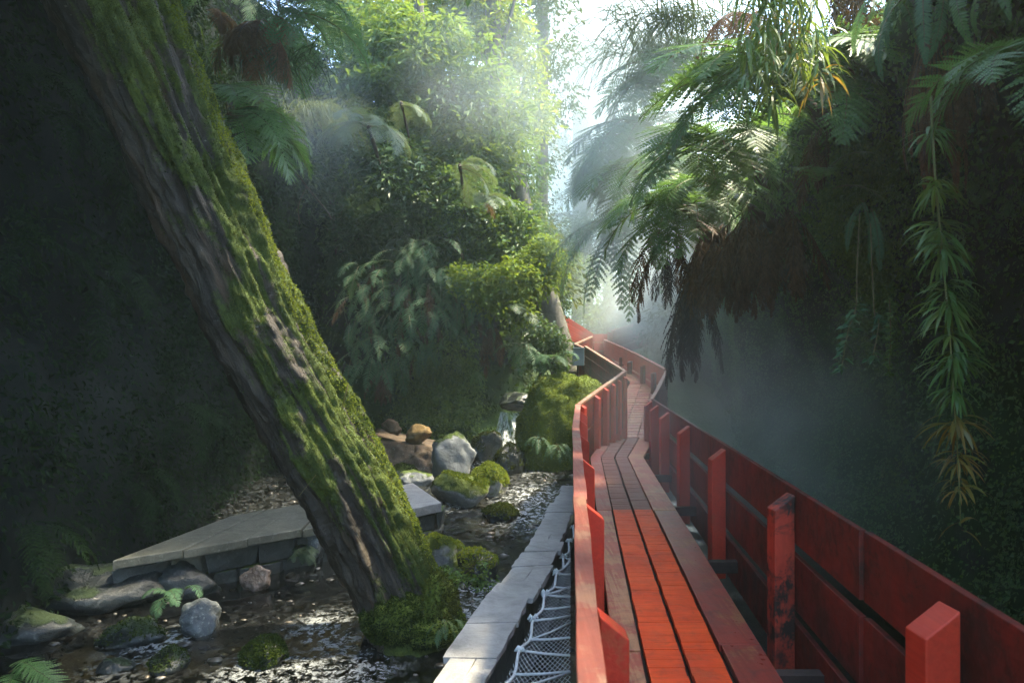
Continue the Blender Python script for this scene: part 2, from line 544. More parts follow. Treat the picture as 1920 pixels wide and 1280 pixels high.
for (y0, y1, m1) in ((1.25, 4.215, M_lane), (4.225, 7.965, M_lane), (7.975, 14.55, M_lane_old)):
    new = m1 is M_lane
    for f0, f1 in ((.205, .435), (.468, .690)):
        slats('tread_lane', y0, y1, f0, f1, .105, .0022 if new else .005, m1, .0012 if new else .003,
              'fresh orange red slats' if new else 'weathered grey brown slats', .006 if new else 0)
plank('edge_plank', 1.25, 4.20, 0, .178, M_edge, lab='worn brown red plank')
plank('edge_plank', 4.225, 7.97, 0, .182, M_edge, lab='worn brown red plank'); plank('edge_plank', 7.985, 14.58, 0, .19, M_cap, lab='pale pink worn plank')
plank('edge_plank', 1.25, 4.30, .735, 1.0, M_edge_d, lab='dark wet plank with charred near end'); plank('edge_plank', 4.31, 7.95, .722, 1.0, M_edge_d, lab='dark wet red plank')
plank('edge_plank', 7.965, 14.58, .71, 1.0, M_edge, lab='worn red plank')
for f0, f1 in ((0, .33), (.345, .65), (.665, 1.0)):
    slats('ramp_slats', 14.6, 22.4, f0, f1, .19, .03, M_edge, .004)
for f in (.19, .455, .70): plank('beam', 1.3, 22.3, f - .03, f + .05, M_beam, .09, 40, -.065)
for k in range(9):
    y = 2.0 + 2.3 * k
    MB().box(deck_at(y, -.12, -.16), deck_at(y, 1.45 if y < 14 else 1.1, -.16), .09, .1).put('beam', M_beam, bw)

def pixline(pts):  # [(px,py,d)...] -> world
    return [P(*p) for p in pts]

def post(parent, x0, x1, y0, y1, ztop, zbot, mat, drop, lab=None, rot=0.0):
    """square post; its top slopes down by drop towards the walkway side (sign of drop: + means right side low)"""
    a = abs(drop)
    zl, zr = (ztop, ztop - a) if drop > 0 else (ztop - a, ztop)
    c = Vector(((x0 + x1) / 2, (y0 + y1) / 2, 0)); rm = Matrix.Rotation(rot, 3, 'Z')
    def q(x, y, z): v = rm @ Vector((x - c.x, y - c.y, 0)); return Vector((c.x + v.x, c.y + v.y, z))
    top = [q(x0, y0, zl), q(x0, y1, zl), q(x1, y1, zr), q(x1, y0, zr)]
    bot = [q(p0, p1, zbot) for p0, p1 in ((x0, y0), (x0, y1), (x1, y1), (x1, y0))]
    o = MB().quad_prism(top, bot).put('post', mat, parent, bevel=.006)
    if lab: o['label'] = lab

# --- left fence: outer boards, a flat rail on top, posts inside
lf = thing('fence', 'left walkway fence with flat worn rail on top, beside the net', 'fence', (.15, 1.2, 0))
def lpts(y): return U * y + .04 - .012 * (y - 2)
L_top = [Vector((lpts(1.1), 1.1, .80)), Vector((lpts(4.62), 4.62, .80))]
L2 = [P(1087, 935, 4.64), P(1079, 800, 8.92)]
L3 = [P(1079, 800, 8.94), P(1084, 757, 12.4)]
L4 = [P(1085, 756, 12.42), P(1172, 695, 14.6)]
L5 = [P(1171, 694, 14.62), P(1097, 648, 20)]
def rail(parent, pts, w, h, mat, lab=None, wob=.0):
    for a, b in zip(pts, pts[1:]):
        pass
    mb = MB()
    V, Q = [], []
    sp = spline(pts, 8) if len(pts) > 2 else [pts[0].lerp(pts[1], k / 14) for k in range(15)]
    for k, p in enumerate(sp):
        d = sp[min(k + 1, len(sp) - 1)] - sp[max(k - 1, 0)]
        s = Vector((d.y, -d.x, 0)).normalized()
        ww = w / 2 + wob * nz(p, 3.1, 5); o = s * (wob * nz(p, 1.7, 9)); z = Vector((0, 0, wob * .6 * nz(p, 2.2, 2)))
        V += [p - s * ww + o + z, p + s * ww + o + z, p + s * ww + o - Vector((0, 0, h)), p - s * ww + o - Vector((0, 0, h))]
    for k in range(len(sp) - 1):
        i = 4 * k
        for j in range(4):
            jj = (j + 1) % 4
            Q.append((i + j, i + jj, i + 4 + jj, i + 4 + j)[::-1])
    Q += [(0, 1, 2, 3), tuple(4 * len(sp) - 4 + j for j in (3, 2, 1, 0))]
    o = put('top_rail', V, Q, None, mat, parent, bevel=.004)
    if lab: o['label'] = lab
M_railn = wood_mat('brown red worn rail', (.20, .055, .034), (.16, .04, .028), (.27, .14, .085), .5, .5, .25)
rail(lf, L_top, .078, .05, M_railn, 'brown worn rail', .005)
rail(lf, [p + Vector((.005, 0, 0)) for p in L2], .085, .045, M_cap, 'pale pink rail', .005)
rail(lf, L3, .085, .045, M_cap, 'pale pink rail', .005)
rail(lf, L4, .075, .045, M_capw, 'bleached curved rail', .008)
rail(lf, L5, .07, .05, M_capw, 'bleached rail')
def boards(parent, a, b, n, total, gap, mat, t=.04, dz=-.047, bot=None, off=Vector((0, 0, 0)), lab=None):
    """n boards below the line a-b; total height down (per end if tuple)"""
    ta, tb = total if isinstance(total, tuple) else (total, total)
    for k in range(n):
        o = []
        for p, tt in ((a, ta), (b, tb)):
            h = (tt - gap * (n - 1)) / n
            o.append((p + off + Vector((0, 0, dz - k * (h + gap))), p + off + Vector((0, 0, dz - k * (h + gap) - h))))
        ob = MB().wall(o[0][0], o[1][0], o[0][1], o[1][1], t).put('board', mat, parent, bevel=.004)
        if lab: ob['label'] = lab
boards(lf, *L_top, 3, 1.02, .02, M_red)
boards(lf, *L2, 3, 1.02, .02, M_red)
boards(lf, *L3, 3, 1.02, .02, M_red)
for a, b, ta, tb in zip(L4, L4[1:], (.98,), (1.05,)): boards(lf, a, b, 2, (ta, tb), .03, M_dark)
for a, b in zip(L5, L5[1:]): boards(lf, a, b, 4, .86, .02, M_dark, dz=-.052)
for yy in (2.62, 4.5, 6.45, 8.35, 10.2, 11.7):
    x = (U * yy + .2)
    xl = lpts(yy) + .045 if yy < 4.6 else (L2[0].lerp(L2[1], (yy - 4.64) / 4.28).x + .048 if yy < 8.9 else L3[0].lerp(L3[1], (yy - 8.94) / 3.46).x + .048)
    post(lf, xl, xl + .105, yy, yy + .11, .765, -.22, M_red, .085)
for px, py, d, zb in ((1093, 759, 12.45, -.1), (1120, 742, 13.0, -.1), (1136, 727, 13.4, -.05), (1149, 718, 13.8, .0), (1160, 711, 14.15, .05), (1170, 704, 14.45, .05)):
    c = P(px, py, d)
    post(lf, c.x - .045, c.x + .055, c.y - .02, c.y + .09, c.z + .02, zb - .15, M_red, .07, rot=-.5)

# --- right fence: three wide boards with dark gaps, posts on the walkway side
rf = thing('fence', 'right walkway fence of three wide maroon boards hung beside the dark pool', 'fence', (1.6, 1.2, 0))
def RX(y): return U * y + 1.435
Rsegs = [(1.05, 3.72), (3.73, 7.9), (7.91, 14.3)]
for i, (y0, y1) in enumerate(Rsegs):
    off = Vector((.02 if i == 0 else 0, 0, .004 * (i % 2)))
    a, b = Vector((RX(y0), y0, .80)) + off, Vector((RX(y1), y1, .80)) + off
    boards(rf, a, b, 3, 1.22, .08, M_dark, .036, 0)
R2 = [P(1219, 752, 14.32), P(1231, 732, 15.0), P(1241, 712, 15.9), P(1250, 694, 17.0)]
R3 = [P(1249, 692, 17.02), P(1190, 661, 20), P(1133, 636, 23)]
for a, b in zip(R2, R2[1:]): boards(rf, a, b, 2, 1.0, .02, M_dark, .045, -.04)
rail(rf, R2, .075, .04, M_capw, 'bleached rail', .006)
for a, b in zip(R3, R3[1:]): boards(rf, a, b, 2, .92, .05, M_red, .045, -.04)
rail(rf, R3, .08, .04, M_cap, 'pale pink rail')
for yy, m, lb in ((2.72, M_red, None), (4.80, M_peel, 'peeling post with black and mossy edge'), (7.05, M_red, None), (9.3, M_red, None), (11.4, M_red, None), (12.95, M_red, None), (14.05, M_red, None)):
    x1 = RX(yy) - .028
    post(rf, x1 - .135, x1, yy, yy + .13, .745 if yy < 3 else .77, -.46, m, -.10, lb, .06)
for px, py, d in ((1168, 668, 21.2), (1183, 676, 20.2), (1208, 684, 18.9), (1228, 697, 17.9)):
    c = P(px, py, d); post(rf, c.x - .10, c.x, c.y - .14, c.y - .04, c.z - .0, c.z - 1.05, M_dark, -.04, rot=.6)

# --- far fences
ff = thing('fence', 'far red fence climbing left behind the leaning bare trunk', 'fence', P(1075, 690, 21))
A = [P(952, 498, 18.6), P(1003, 524, 19.6), P(1053, 588, 21.4), P(1112, 626, 23.2)]
B = [P(962, 566, 18.6), P(1003, 600, 19.6), P(1046, 632, 21.4), P(1111, 652, 23.2)]
for a, b, a2, b2 in zip(A, A[1:], B, B[1:]):
    for k in range(4):
        f0, f1 = k / 4, (k + .96) / 4
        MB().wall(a.lerp(a2, f0), b.lerp(b2, f0), a.lerp(a2, f1), b.lerp(b2, f1), .045).put('board', M_far, ff)
fm = thing('fence', 'short red fence panel where the walkway turns at its far end', 'fence', P(1126, 675, 24))
for k in range(3):
    f0, f1 = k / 3, (k + .94) / 3
    a, b, a2, b2 = P(1113, 626, 23.4), P(1146, 626, 24), P(1113, 674, 23.4), P(1146, 676, 24)
    MB().wall(a.lerp(a2, f0), b.lerp(b2, f0), a.lerp(a2, f1), b.lerp(b2, f1), .045).put('board', M_far, fm)
c = P(1143, 622, 23.7); post(fm, c.x - .07, c.x + .07, c.y - .1, c.y, c.z, c.z - 1.0, M_cap, .03)
fr = thing('fence', 'farthest red fence fading right into the mist', 'fence', P(1180, 660, 25.5))
a, b = P(1148, 622, 24.2), P(1212, 601, 27.5); a2, b2 = P(1148, 668, 24.2), P(1212, 650, 27.5)
for k in range(3):
    f0, f1 = k / 3, (k + .93) / 3
    MB().wall(a.lerp(a2, f0), b.lerp(b2, f0), a.lerp(a2, f1), b.lerp(b2, f1), .045).put('board', M_far, fr)
rail(fr, [a + Vector((0, 0, .05)), b + Vector((0, 0, .05))], .09, .04, M_cap)
fb = thing('fence', 'low curved fence corner beside the grey box', 'fence', P(1090, 670, 20.5))
q = [P(1110, 630, 22.2), P(1078, 644, 20.6), P(1097, 652, 20.1)]
rail(fb, [q[0], q[1]], .09, .05, M_capw); rail(fb, [q[1] + Vector((0, -.03, 0)), q[2]], .09, .05, M_capw)
boards(fb, q[0], q[1], 2, .75, .03, M_dark); boards(fb, q[1], q[2], 2, .8, .03, M_dark)

# --- stone wall with slate coping between stream and net
sw = thing('stone_wall', 'low wall with pale slate coping between stream and net', 'wall', P(860, 1280, 4.36) + Vector((0, 0, -.9)))
WL = [(640, 1490, 3.26), (800, 1280, 4.36), (905, 1130, 5.75), (960, 1065, 6.68), (1010, 990, 8.2), (1050, 915, 10.6), (1076, 880, 12.3)]
WR = [(796, 1490, 3.26), (912, 1280, 4.36), (966, 1178, 5.22), (1000, 1110, 6.0), (1035, 1050, 6.93), (1066, 975, 8.6), (1092, 905, 11.0)]
wl, wr = spline(pixline(WL), 16), spline(pixline(WR), 16)
def along(sp, y):
    for a, b in zip(sp, sp[1:]):
        if b.y >= y: return a.lerp(b, (y - a.y) / max(1e-6, b.y - a.y))
    return sp[-1].copy()
rd = random.Random(11)
y = 3.35; WZ = -.25; skew0 = 0
while y < 10.6:
    step = rd.uniform(.26, .62)
    e = min(y + step, 10.9); skew1 = rd.uniform(-.07, .07)
    halves = [(0, 1)] if rd.random() < .68 else [(0, .56), (.565, 1)]
    z = WZ + rd.uniform(-.008, .008); jl, jr = rd.uniform(-.025, .03), rd.uniform(-.02, .045)
    for f0, f1 in halves:
        n = 5; V, T4 = [], []
        def edge(yy, f, j):
            a, b = along(wl, yy), along(wr, yy); p = a.lerp(b, f); p.x += j; return p
        z2 = z + rd.uniform(-.007, .007)
        loop = []
        for k in range(n + 1): t = y + skew0 * (f0 - .5) + (e - .006 - y + (skew1 - skew0) * (f0 - .5)) * k / n; loop.append(edge(t, f0, (jl if f0 == 0 else 0) + rd.uniform(-.008, .008)))
        for k in range(n + 1): t = e - .006 + skew1 * (f1 - .5) + (y - e + .006 + (skew0 - skew1) * (f1 - .5)) * k / n; loop.append(edge(t, f1, (jr if f1 == 1 else 0) + rd.uniform(-.008, .008)))
        m = len(loop)
        cx = sum(loop, Vector()) / m
        V = [(p.x, p.y, z2 + rd.uniform(-.003, .003)) for p in loop] + [(p.x + rd.uniform(-.01, .01), p.y, z2 - rd.uniform(.035, .05)) for p in loop] + [(cx.x, cx.y, z2 + .002)]
        Q = [(k, m + k, m + (k + 1) % m, (k + 1) % m) for k in range(m)]
        T = [(2 * m, k, (k + 1) % m) for k in range(m)]
        put('coping_slab', V, Q, T, M_slate, sw, bevel=0)
    y = e; skew0 = skew1
V, Q = [], []
ys = np.arange(3.3, 10.9, .12)
prof = [0, -.14, -.3, -.5, -.75, -1.1]
for k, yy in enumerate(ys):
    a, b = along(wl, yy), along(wr, yy)
    for s, p in ((0, a), (1, b)):
        for z in prof:
            j = .03 * fbm((p.x + s * 5, yy, z), 4, 3)
            V.append((p.x + (.05 + j if s == 0 else -.045 - j), yy, WZ - .045 + z))
m = len(prof)
for k in range(len(ys) - 1):
    for j in range(m - 1):
        a = k * 2 * m + j; b = a + 2 * m
        Q.append((a, b, b + 1, a + 1)); Q.append((a + m, a + m + 1, b + m + 1, b + m))
    Q.append((k * 2 * m, k * 2 * m + m, (k + 1) * 2 * m + m, (k + 1) * 2 * m))
put('wall_body', V, Q, None, M_slate_d, sw)

# --- net with ropes
net = thing('rope_net', 'pale rope safety net laced between stone wall and left fence', 'net', P(1000, 1280, 4.0) + Vector((0, 0, -.2)))
NZ = -.36
def netx(y):
    if y < 4.62: return lpts(y) - .05
    return L2[0].lerp(L2[1], min(1, (y - 4.64) / 4.28)).x - .06
def net_pt(y, f):
    a = along(wr, y) + Vector((.05, 0, 0)); xr = netx(y)
    x = a.x + (xr - a.x) * f
    return Vector((x, y, NZ - .035 * math.sin(math.pi * min(1, max(0, f))) + .02 * nz((x, y, 0), 2)))
mb = MB()
cell = .034
def wire(p, q, r):
    d = (q - p).normalized(); s = Vector((d.y, -d.x, 0)).normalized() * r; u = Vector((0, 0, r))
    i = len(mb.V); mb.V += [p - s, p + u, p + s, q - s, q + u, q + s]
    mb.Q += [(i, i + 1, i + 4, i + 3), (i + 1, i + 2, i + 5, i + 4)]
yy = 3.3
rows = []
while yy < 9.2:
    wdt = netx(yy) - (along(wr, yy).x + .05)
    nc = max(3, int(wdt / cell))
    rows.append((yy, wdt)); yy += cell * 1.15
for i in range(len(rows) - 1):
    y0, w0 = rows[i]; y1, w1 = rows[i + 1]
    if w0 < .03: break
    c0 = (i % 2) * .5
    k = 0
    while (c0 + k) * cell < w0:
        x = netx(y0) - (c0 + k) * cell
        f0 = 1 - (c0 + k) * cell / w0
        p = net_pt(y0, f0)
        for dx in (-.5, .5):
            f1 = 1 - (c0 + k + dx) * cell / max(.02, w1)
            if -.05 <= f1 <= 1.0: wire(p, net_pt(y1, max(0, f1)), .0017)
        k += 1
mb.put('mesh', M_ropem, net)
edge = []
yy = 3.3; k = 0
while yy < 9.0:
    p = net_pt(yy, 0) + Vector((.02 * (1 if k % 2 else -.3) + .02, 0, .03 if k % 2 == 0 else .0)); edge.append(p); yy += .27 + .02 * (k % 3); k += 1
erope = MB().tube(spline(edge, 6), .011, 6).put('edge_rope', M_ropem, net, smooth_=True)
rd = random.Random(4)
for k, p in enumerate(edge):
    a = p; 
    if k % 2 == 0:
        v = MB()
        for q in range(5):
            o = Vector((rd.uniform(-.02, .02), rd.uniform(-.02, .02), rd.uniform(-.01, .02)))
            v.tube([a + o + Vector((-.02, 0, -.01)), a + o + Vector((0, .012, .016)), a + o + Vector((.022, 0, -.005))], [.008, .013, .008], 6)
        v.put('knot', M_ropem, erope, smooth_=True)
    ey = p.y + rd.uniform(-.05, .22); e = Vector((netx(ey), ey, NZ + .01))
    if e.x - a.x > .05: MB().tube([a, a.lerp(e, .5) + Vector((0, 0, -.006)), e], .0085, 5).put('tie_rope', M_ropem, net, smooth_=True)
    if k % 3 == 1 and e.x - a.x > .05:
        e = Vector((netx(p.y + .3), p.y + .30, NZ + .01)); MB().tube([a, a.lerp(e, .5) + Vector((0, 0, -.008)), e], .0085, 5).put('tie_rope', M_ropem, net, smooth_=True)

# ------------------------------------------------------------------ ground, stream, cliffs
def hgt(x, y):
    h = -1.32 + .10 * fbm((x, y, 0), .8, 3) + .33 * smooth(8, 16, y)
    h += 2.1 * smooth(16.8, 24, y) + 2.2 * smooth(24, 44, y) + 5 * smooth(44, 120, y)
    return h
def grid(name, xs, ys, f, mat, kind='structure', smooth_=True):
    nx, ny = len(xs), len(ys)
    V = [(x, y, f(x, y)) for y in ys for x in xs]
    Q = [(j * nx + i, j * nx + i + 1, (j + 1) * nx + i + 1, (j + 1) * nx + i) for j in range(ny - 1) for i in range(nx - 1)]
    o = put(name, V, Q, None, mat, smooth_=smooth_); o['kind'] = kind
    return o
xs = list(np.concatenate([np.linspace(-400, -14, 14), np.arange(-12, 13, .22), np.linspace(14, 400, 14)]))
ys = list(np.concatenate([np.linspace(-120, -8, 8), np.arange(-6, 30, .25), np.linspace(31, 60, 16), np.linspace(70, 500, 14)]))
M_ground = rock_mat('forest floor', (.012, .014, .008), (.06, .05, .028), .5, ((.02, .04, .01), (.07, .10, .02)), .85, .05, 1.5)
gm = NT('ground'); 
g = grid('ground', xs, ys, hgt, [M_bed, M_ground])
mi = [0 if ((p.center.y + g.location.y) < 17.5 and (p.center.y + g.location.y) > -8) else 1 for p in g.data.polygons]
g.data.polygons.foreach_set('material_index', mi)

wm = NT('stream water')
geo = wm.n('NewGeometry')
pos = geo.outputs['Position']
mp = wm.n('Mapping', {'Vector': pos, 'Scale': (1.0, .8, 1.0)}).outputs[0]
n1 = wm.noise(mp, 3.2, 4, .6, .8); n2 = wm.noise(mp, 13, 5, .65, .6)
hh = wm.math('ADD', wm.math('MULTIPLY', n1, .7), wm.math('MULTIPLY', n2, .5))
bmp = wm.bump(hh, .2, .05)
fr_ = wm.n('Fresnel', {'IOR': 1.33, 'Normal': bmp}).outputs[0]
gl = wm.n('BsdfGlossy', {'Color': (1, 1, 1, 1), 'Roughness': .16, 'Normal': bmp}).outputs[0]
tr = wm.n('BsdfTransparent', {'Color': (.25, .26, .23, 1)}).outputs[0]
surf = wm.n('MixShader', {0: fr_, 1: tr, 2: gl}).outputs[0]
fo = wm.n('BsdfDiffuse', {'Color': (.62, .66, .66, 1)}).outputs[0]
att = wm.n('Attribute', attribute_name='foam').outputs['Fac']
fmask = wm.math('MULTIPLY', att, wm.ramp(wm.math('ADD', wm.math('MULTIPLY', n2, .8), wm.math('MULTIPLY', wm.noise(mp, 34, 3, .6), .25)), [(.50, 0), (.62, 1)]))
wm.done(wm.n('MixShader', {0: fmask, 1: surf, 2: fo}).outputs[0])
FOAM = [(on_water(968, 866), .8, 1.0), (on_water(1010, 935), .6, .75), (on_water(985, 965), .5, .65), (on_water(850, 945), .3, .6), (on_water(1000, 985), .4, .4), (on_water(900, 1105), .3, .5), (on_water(875, 1150), .25, .5), (on_water(600, 1175), .25, .5), (on_water(640, 1200), .22, .45), (on_water(330, 1195), .2, .6), (on_water(470, 1255), .25, .5), (on_water(640, 1270), .4, .5), (on_water(560, 1262), .3, .4), (on_water(260, 1225), .3, .3)]
xs = list(np.arange(-6.2, 8.0, .07)); ys = list(np.arange(-3, 18.2, .07))
def wz(x, y):
    amp = .012 + .03 * smooth(8, 11, y)
    return water_z(y) + amp * (nz((x * 1.0, y * .9, 0), 2.2) + .6 * nz((x, y, 0), 5.5, 3))
wt = grid('stream', xs, ys, wz, wm.m)
at = wt.data.attributes.new('foam', 'FLOAT', 'POINT')
vv = np.empty(len(wt.data.vertices) * 3); wt.data.vertices.foreach_get('co', vv); vv = vv.reshape(-1, 3) + np.array(wt.location)
fo_ = np.zeros(len(vv))
for p, r, s in FOAM:
    fo_ = np.maximum(fo_, s * np.exp(-(((vv[:, 0] - p.x) / r) ** 2 + ((vv[:, 1] - p.y) / (r * 1.6)) ** 2)))
fo_ = np.maximum(fo_, np.where((vv[:, 1] > 8.5) & (vv[:, 0] < 1.2), .06, .02)) * (vv[:, 0] < along(wl, 9).x + 3)
at.data.foreach_set('value', fo_.astype(np.float32))

CL = {}
def cliff(name, path, zs, prof, side, amp, mat, seed, res=.2):
    """wall along a plan path; side = direction (sign) of the open gorge in the path's left normal; prof(z, y) pushes it outwards"""
    pp = [Vector((x, y, 0)) for x, y in path]
    sp = spline(pp, 30)
    L = [0]
    for a, b in zip(sp, sp[1:]): L.append(L[-1] + (b - a).length)
    n = int(L[-1] / res); pts, nor = [], []
    j = 0
    for k in range(n + 1):
        s = L[-1] * k / n
        while j < len(sp) - 2 and L[j + 1] < s: j += 1
        pts.append(sp[j].lerp(sp[j + 1], (s - L[j]) / max(1e-6, L[j + 1] - L[j])))
    for k in range(n + 1):
        d = (pts[min(k + 1, n)] - pts[max(k - 1, 0)]).normalized(); nor.append(Vector((-d.y, d.x, 0)) * side)
    nzv = len(zs)
    V = []
    for k in range(n + 1):
        for z in zs:
            q = pts[k]
            o = prof(z, q) + amp * fbm((q.x, q.y, z), .35, 4, seed) + .25 * amp * fbm((q.x, q.y, z), 1.7, 3, seed + 9)
            V.append(q + nor[k] * o + Vector((0, 0, z)))
    Q = [(k * nzv + i, (k + 1) * nzv + i, (k + 1) * nzv + i + 1, k * nzv + i + 1) for k in range(n) for i in range(nzv - 1)]
    if side < 0: Q = [q[::-1] for q in Q]
    o = put(name, V, Q, None, mat, smooth_=True); o['kind'] = 'structure'
    CL[name] = (np.array([tuple(v) for v in V]).reshape(n + 1, nzv, 3))
    return o
def lerp_table(tb):
    def f(z):
        for (a, va), (b, vb) in zip(tb, tb[1:]):
            if z <= b: t = max(0, (z - a) / (b - a)); t = t * t * (3 - 2 * t); return va + (vb - va) * t
        return tb[-1][1]
    return f
prR = lerp_table([(-1.6, .0), (.3, -.35), (1.2, -.35), (2.4, -.1), (3.3, .4), (4.2, 1.15), (5.2, .8), (7.2, -.9)])
zR = list(np.concatenate([np.arange(-1.6, 7.1, .2)]))
prR2 = lerp_table([(-1.6, .0), (.3, -.35), (1.2, -.35), (2.4, -.1), (3.3, .4), (4.2, 1.15), (4.9, .45), (6, -1.2), (7.2, -2.8)])
def pR(z, q):
    k = smooth(9.5, 12, q.y)
    return (prR2(z) * (1 - k) + prR(z) * k) * (1 if q.y < 13 else max(.35, 1 - (q.y - 13) * .1))
cliff('cliff_right', [(3.3, -7), (3.3, -1), (3.6, 3), (4.15, 6), (4.5, 9), (4.75, 12), (5.1, 16), (5.5, 20), (5.5, 24), (5.4, 28), (6.5, 34)], zR, pR, 1, .42, M_cliff, 3.3)
prL = lerp_table([(-1.6, .4), (0, .1), (2, -.2), (4, .1), (6, .3), (9, .2), (16, -1.5)])
zL = list(np.concatenate([np.arange(-1.6, 8, .2), np.arange(8, 8.6, .5)]))
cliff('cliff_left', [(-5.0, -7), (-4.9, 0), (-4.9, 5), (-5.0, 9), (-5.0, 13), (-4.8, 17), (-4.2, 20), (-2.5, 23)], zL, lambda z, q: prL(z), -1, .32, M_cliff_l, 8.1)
prC = lerp_table([(-1.6, .9), (-.4, .5), (.3, .0), (1.2, -.25), (2.0, .25), (3.2, .65), (4.5, .3), (6, -.6), (8, -2.2), (12, -5.5)])
zC = list(np.concatenate([np.arange(-1.6, 9, .2), np.arange(9, 12.1, .5)]))
def pC(z, q):
    v = prC(z)
    hol = math.exp(-((q.x + .25) / .75) ** 2) * smooth(17, 16, 0 + 16.4)  # hollow behind the fall
    return v - .8 * hol * (1 - smooth(2.0, 3.0, z))
cliff('cliff', [(-6.4, 21), (-4.6, 18.6), (-3.3, 17.7), (-1.8, 17.4), (-.5, 17.9), (.3, 18.7), (.6, 20.5), (.6, 22.5), (.3, 26)], zC, pC, -1, .4, M_cliff, 5.5)

from mathutils.bvhtree import BVHTree
_bv = []
for _n, _g in CL.items():
    a, b, _ = _g.shape
    _bv.append(BVHTree.FromPolygons([Vector(v) for v in _g.reshape(-1, 3)], [(i * b + j, (i + 1) * b + j, (i + 1) * b + j + 1, i * b + j + 1) for i in range(a - 1) for j in range(b - 1)]))
CAMP = Vector((0, 0, CAMZ))
def surf_d(px, py):
    d = (P(px, py, 10) - CAMP).normalized(); best = 1e9
    for b in _bv:
        h = b.ray_cast(CAMP, d)
        if h[0] is not None and h[0].y < best: best = h[0].y
    return best
def PS(px, py, d, clear=.12):
    """P, but never buried inside a cliff"""
    return P(px, py, min(d, surf_d(px, py) - clear))
# ------------------------------------------------------------------ leaf materials
G_fern = leaf_mat('fern green', ((.044, .10, .034), (.068, .15, .044), (.105, .19, .046)), .42, .42, .4)
G_fernb = leaf_mat('blue green fern', ((.034, .085, .045), (.055, .125, .062), (.085, .165, .075)), .5, .38, .28)
G_fernp = leaf_mat('pale fern', ((.055, .095, .055), (.08, .125, .07), (.115, .155, .085)), .5, .32, .3)
G_dead = leaf_mat('dead brown frond', ((.030, .018, .012), (.068, .040, .024), (.12, .075, .042)), .8, .2, .1)
G_deadr = leaf_mat('russet dead frond', ((.075, .038, .026), (.12, .062, .040), (.17, .10, .06)), .8, .3, .1)
G_black = leaf_mat('blackened dead frond', ((.010, .009, .009), (.022, .018, .017), (.045, .034, .03)), .6, .12, .25)
G_bush = leaf_mat('bush green', ((.030, .072, .022), (.060, .12, .030), (.11, .17, .032)), .5, .38, .3)
G_bushd = leaf_mat('dark glossy bush', ((.018, .048, .018), (.034, .078, .026), (.075, .115, .032)), .4, .3, .35)
G_bushy = leaf_mat('yellow green bush', ((.055, .115, .020), (.095, .165, .026), (.15, .20, .032)), .55, .45, .25)
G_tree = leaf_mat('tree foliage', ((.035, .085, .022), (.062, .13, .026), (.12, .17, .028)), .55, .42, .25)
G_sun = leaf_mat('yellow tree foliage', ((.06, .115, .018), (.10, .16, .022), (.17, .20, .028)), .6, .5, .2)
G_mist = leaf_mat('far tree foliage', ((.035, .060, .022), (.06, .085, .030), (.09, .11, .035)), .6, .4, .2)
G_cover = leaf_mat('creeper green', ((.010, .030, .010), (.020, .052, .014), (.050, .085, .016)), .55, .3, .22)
G_bam = leaf_mat('bamboo green', ((.050, .125, .030), (.075, .17, .040), (.15, .20, .045)), .36, .42)
G_bamy = leaf_mat('yellowing bamboo', ((.07, .11, .022), (.16, .15, .03), (.28, .17, .045)), .4, .42)
G_moss = moss_mat('moss', (.020, .028, .007), (.058, .075, .014), (.130, .140, .020))
G_mossd = moss_mat('dark moss', (.010, .020, .005), (.030, .052, .008), (.075, .10, .012))
G_mossb = moss_mat('bright moss', (.065, .10, .012), (.145, .185, .018), (.22, .245, .026))

G_coverd = leaf_mat('creeper darkened as shade', ((.005, .012, .006), (.010, .022, .009), (.020, .038, .012)), .8, .25, .04)  # darker creeper copy, the left wall's shade put into the leaf colour
G_coverr = leaf_mat('creeper lightened as fill light', ((.036, .085, .036), (.062, .130, .050), (.10, .175, .055)), .5, .35, .3)  # lighter creeper copy, light missing on the right cliff put into the colour
# ------------------------------------------------------------------ frond stock
def stock(cnt, prefix, mats, **k):
    return [frond_mesh(prefix, mats=mats, seed=100 + i * 7 + len(prefix), **{kk: (v(i) if callable(v) else v) for kk, v in k.items()}) for i in range(cnt)]
B_near = stock(4, 'frond', (G_fern, M_stem), L=1.0, W=.58, n=23, wf=.95, a0=lambda i: 34 - 6 * i, a1=lambda i: -82 + 4 * i, K=9, droop=.10, pw=.8)
B_blue = stock(4, 'frond', (G_fernb, M_stem), L=1.0, W=.36, n=16, a0=lambda i: 20 - 12 * i, a1=lambda i: -86, K=6, droop=.25, wf=.56, pw=.7)
B_hang = stock(4, 'frond', (G_fernb, M_stem), L=1.0, W=.33, n=16, a0=lambda i: -10 - 16 * i, a1=lambda i: -88, K=6, droop=.22, wf=.54)
B_dim = stock(3, 'frond', (G_coverd, G_coverd), L=1.0, W=.34, n=18, a0=lambda i: 10 - 14 * i, a1=-84, K=6, droop=.25, wf=.6)  # fronds for the left wall, its shade carried by their darkened colour
B_tree = stock(4, 'frond', (G_fernp, M_stem), L=1.4, W=.82, n=24, a0=lambda i: 34 - 6 * i, a1=lambda i: -66, K=13, bipin=True, droop=.18)
B_treeb = stock(4, 'frond', (G_fernb, M_stem), L=1.4, W=.70, n=26, a0=lambda i: 36 - 6 * i, a1=lambda i: -78, K=12, bipin=True, droop=.2)
B_sword = stock(4, 'frond', (G_fernb, M_stem), L=.8, W=.15, n=34, a0=lambda i: -20 - 10 * i, a1=-89, lobed=False, K=3, stalk=.06, droop=.1, wf=1.1, shape=.5)
B_swordy = stock(3, 'frond', (G_fern, M_stem), L=.8, W=.17, n=26, a0=lambda i: -10 - 10 * i, a1=-86, lobed=False, K=3, stalk=.08, droop=.1, wf=1.15, shape=.4)
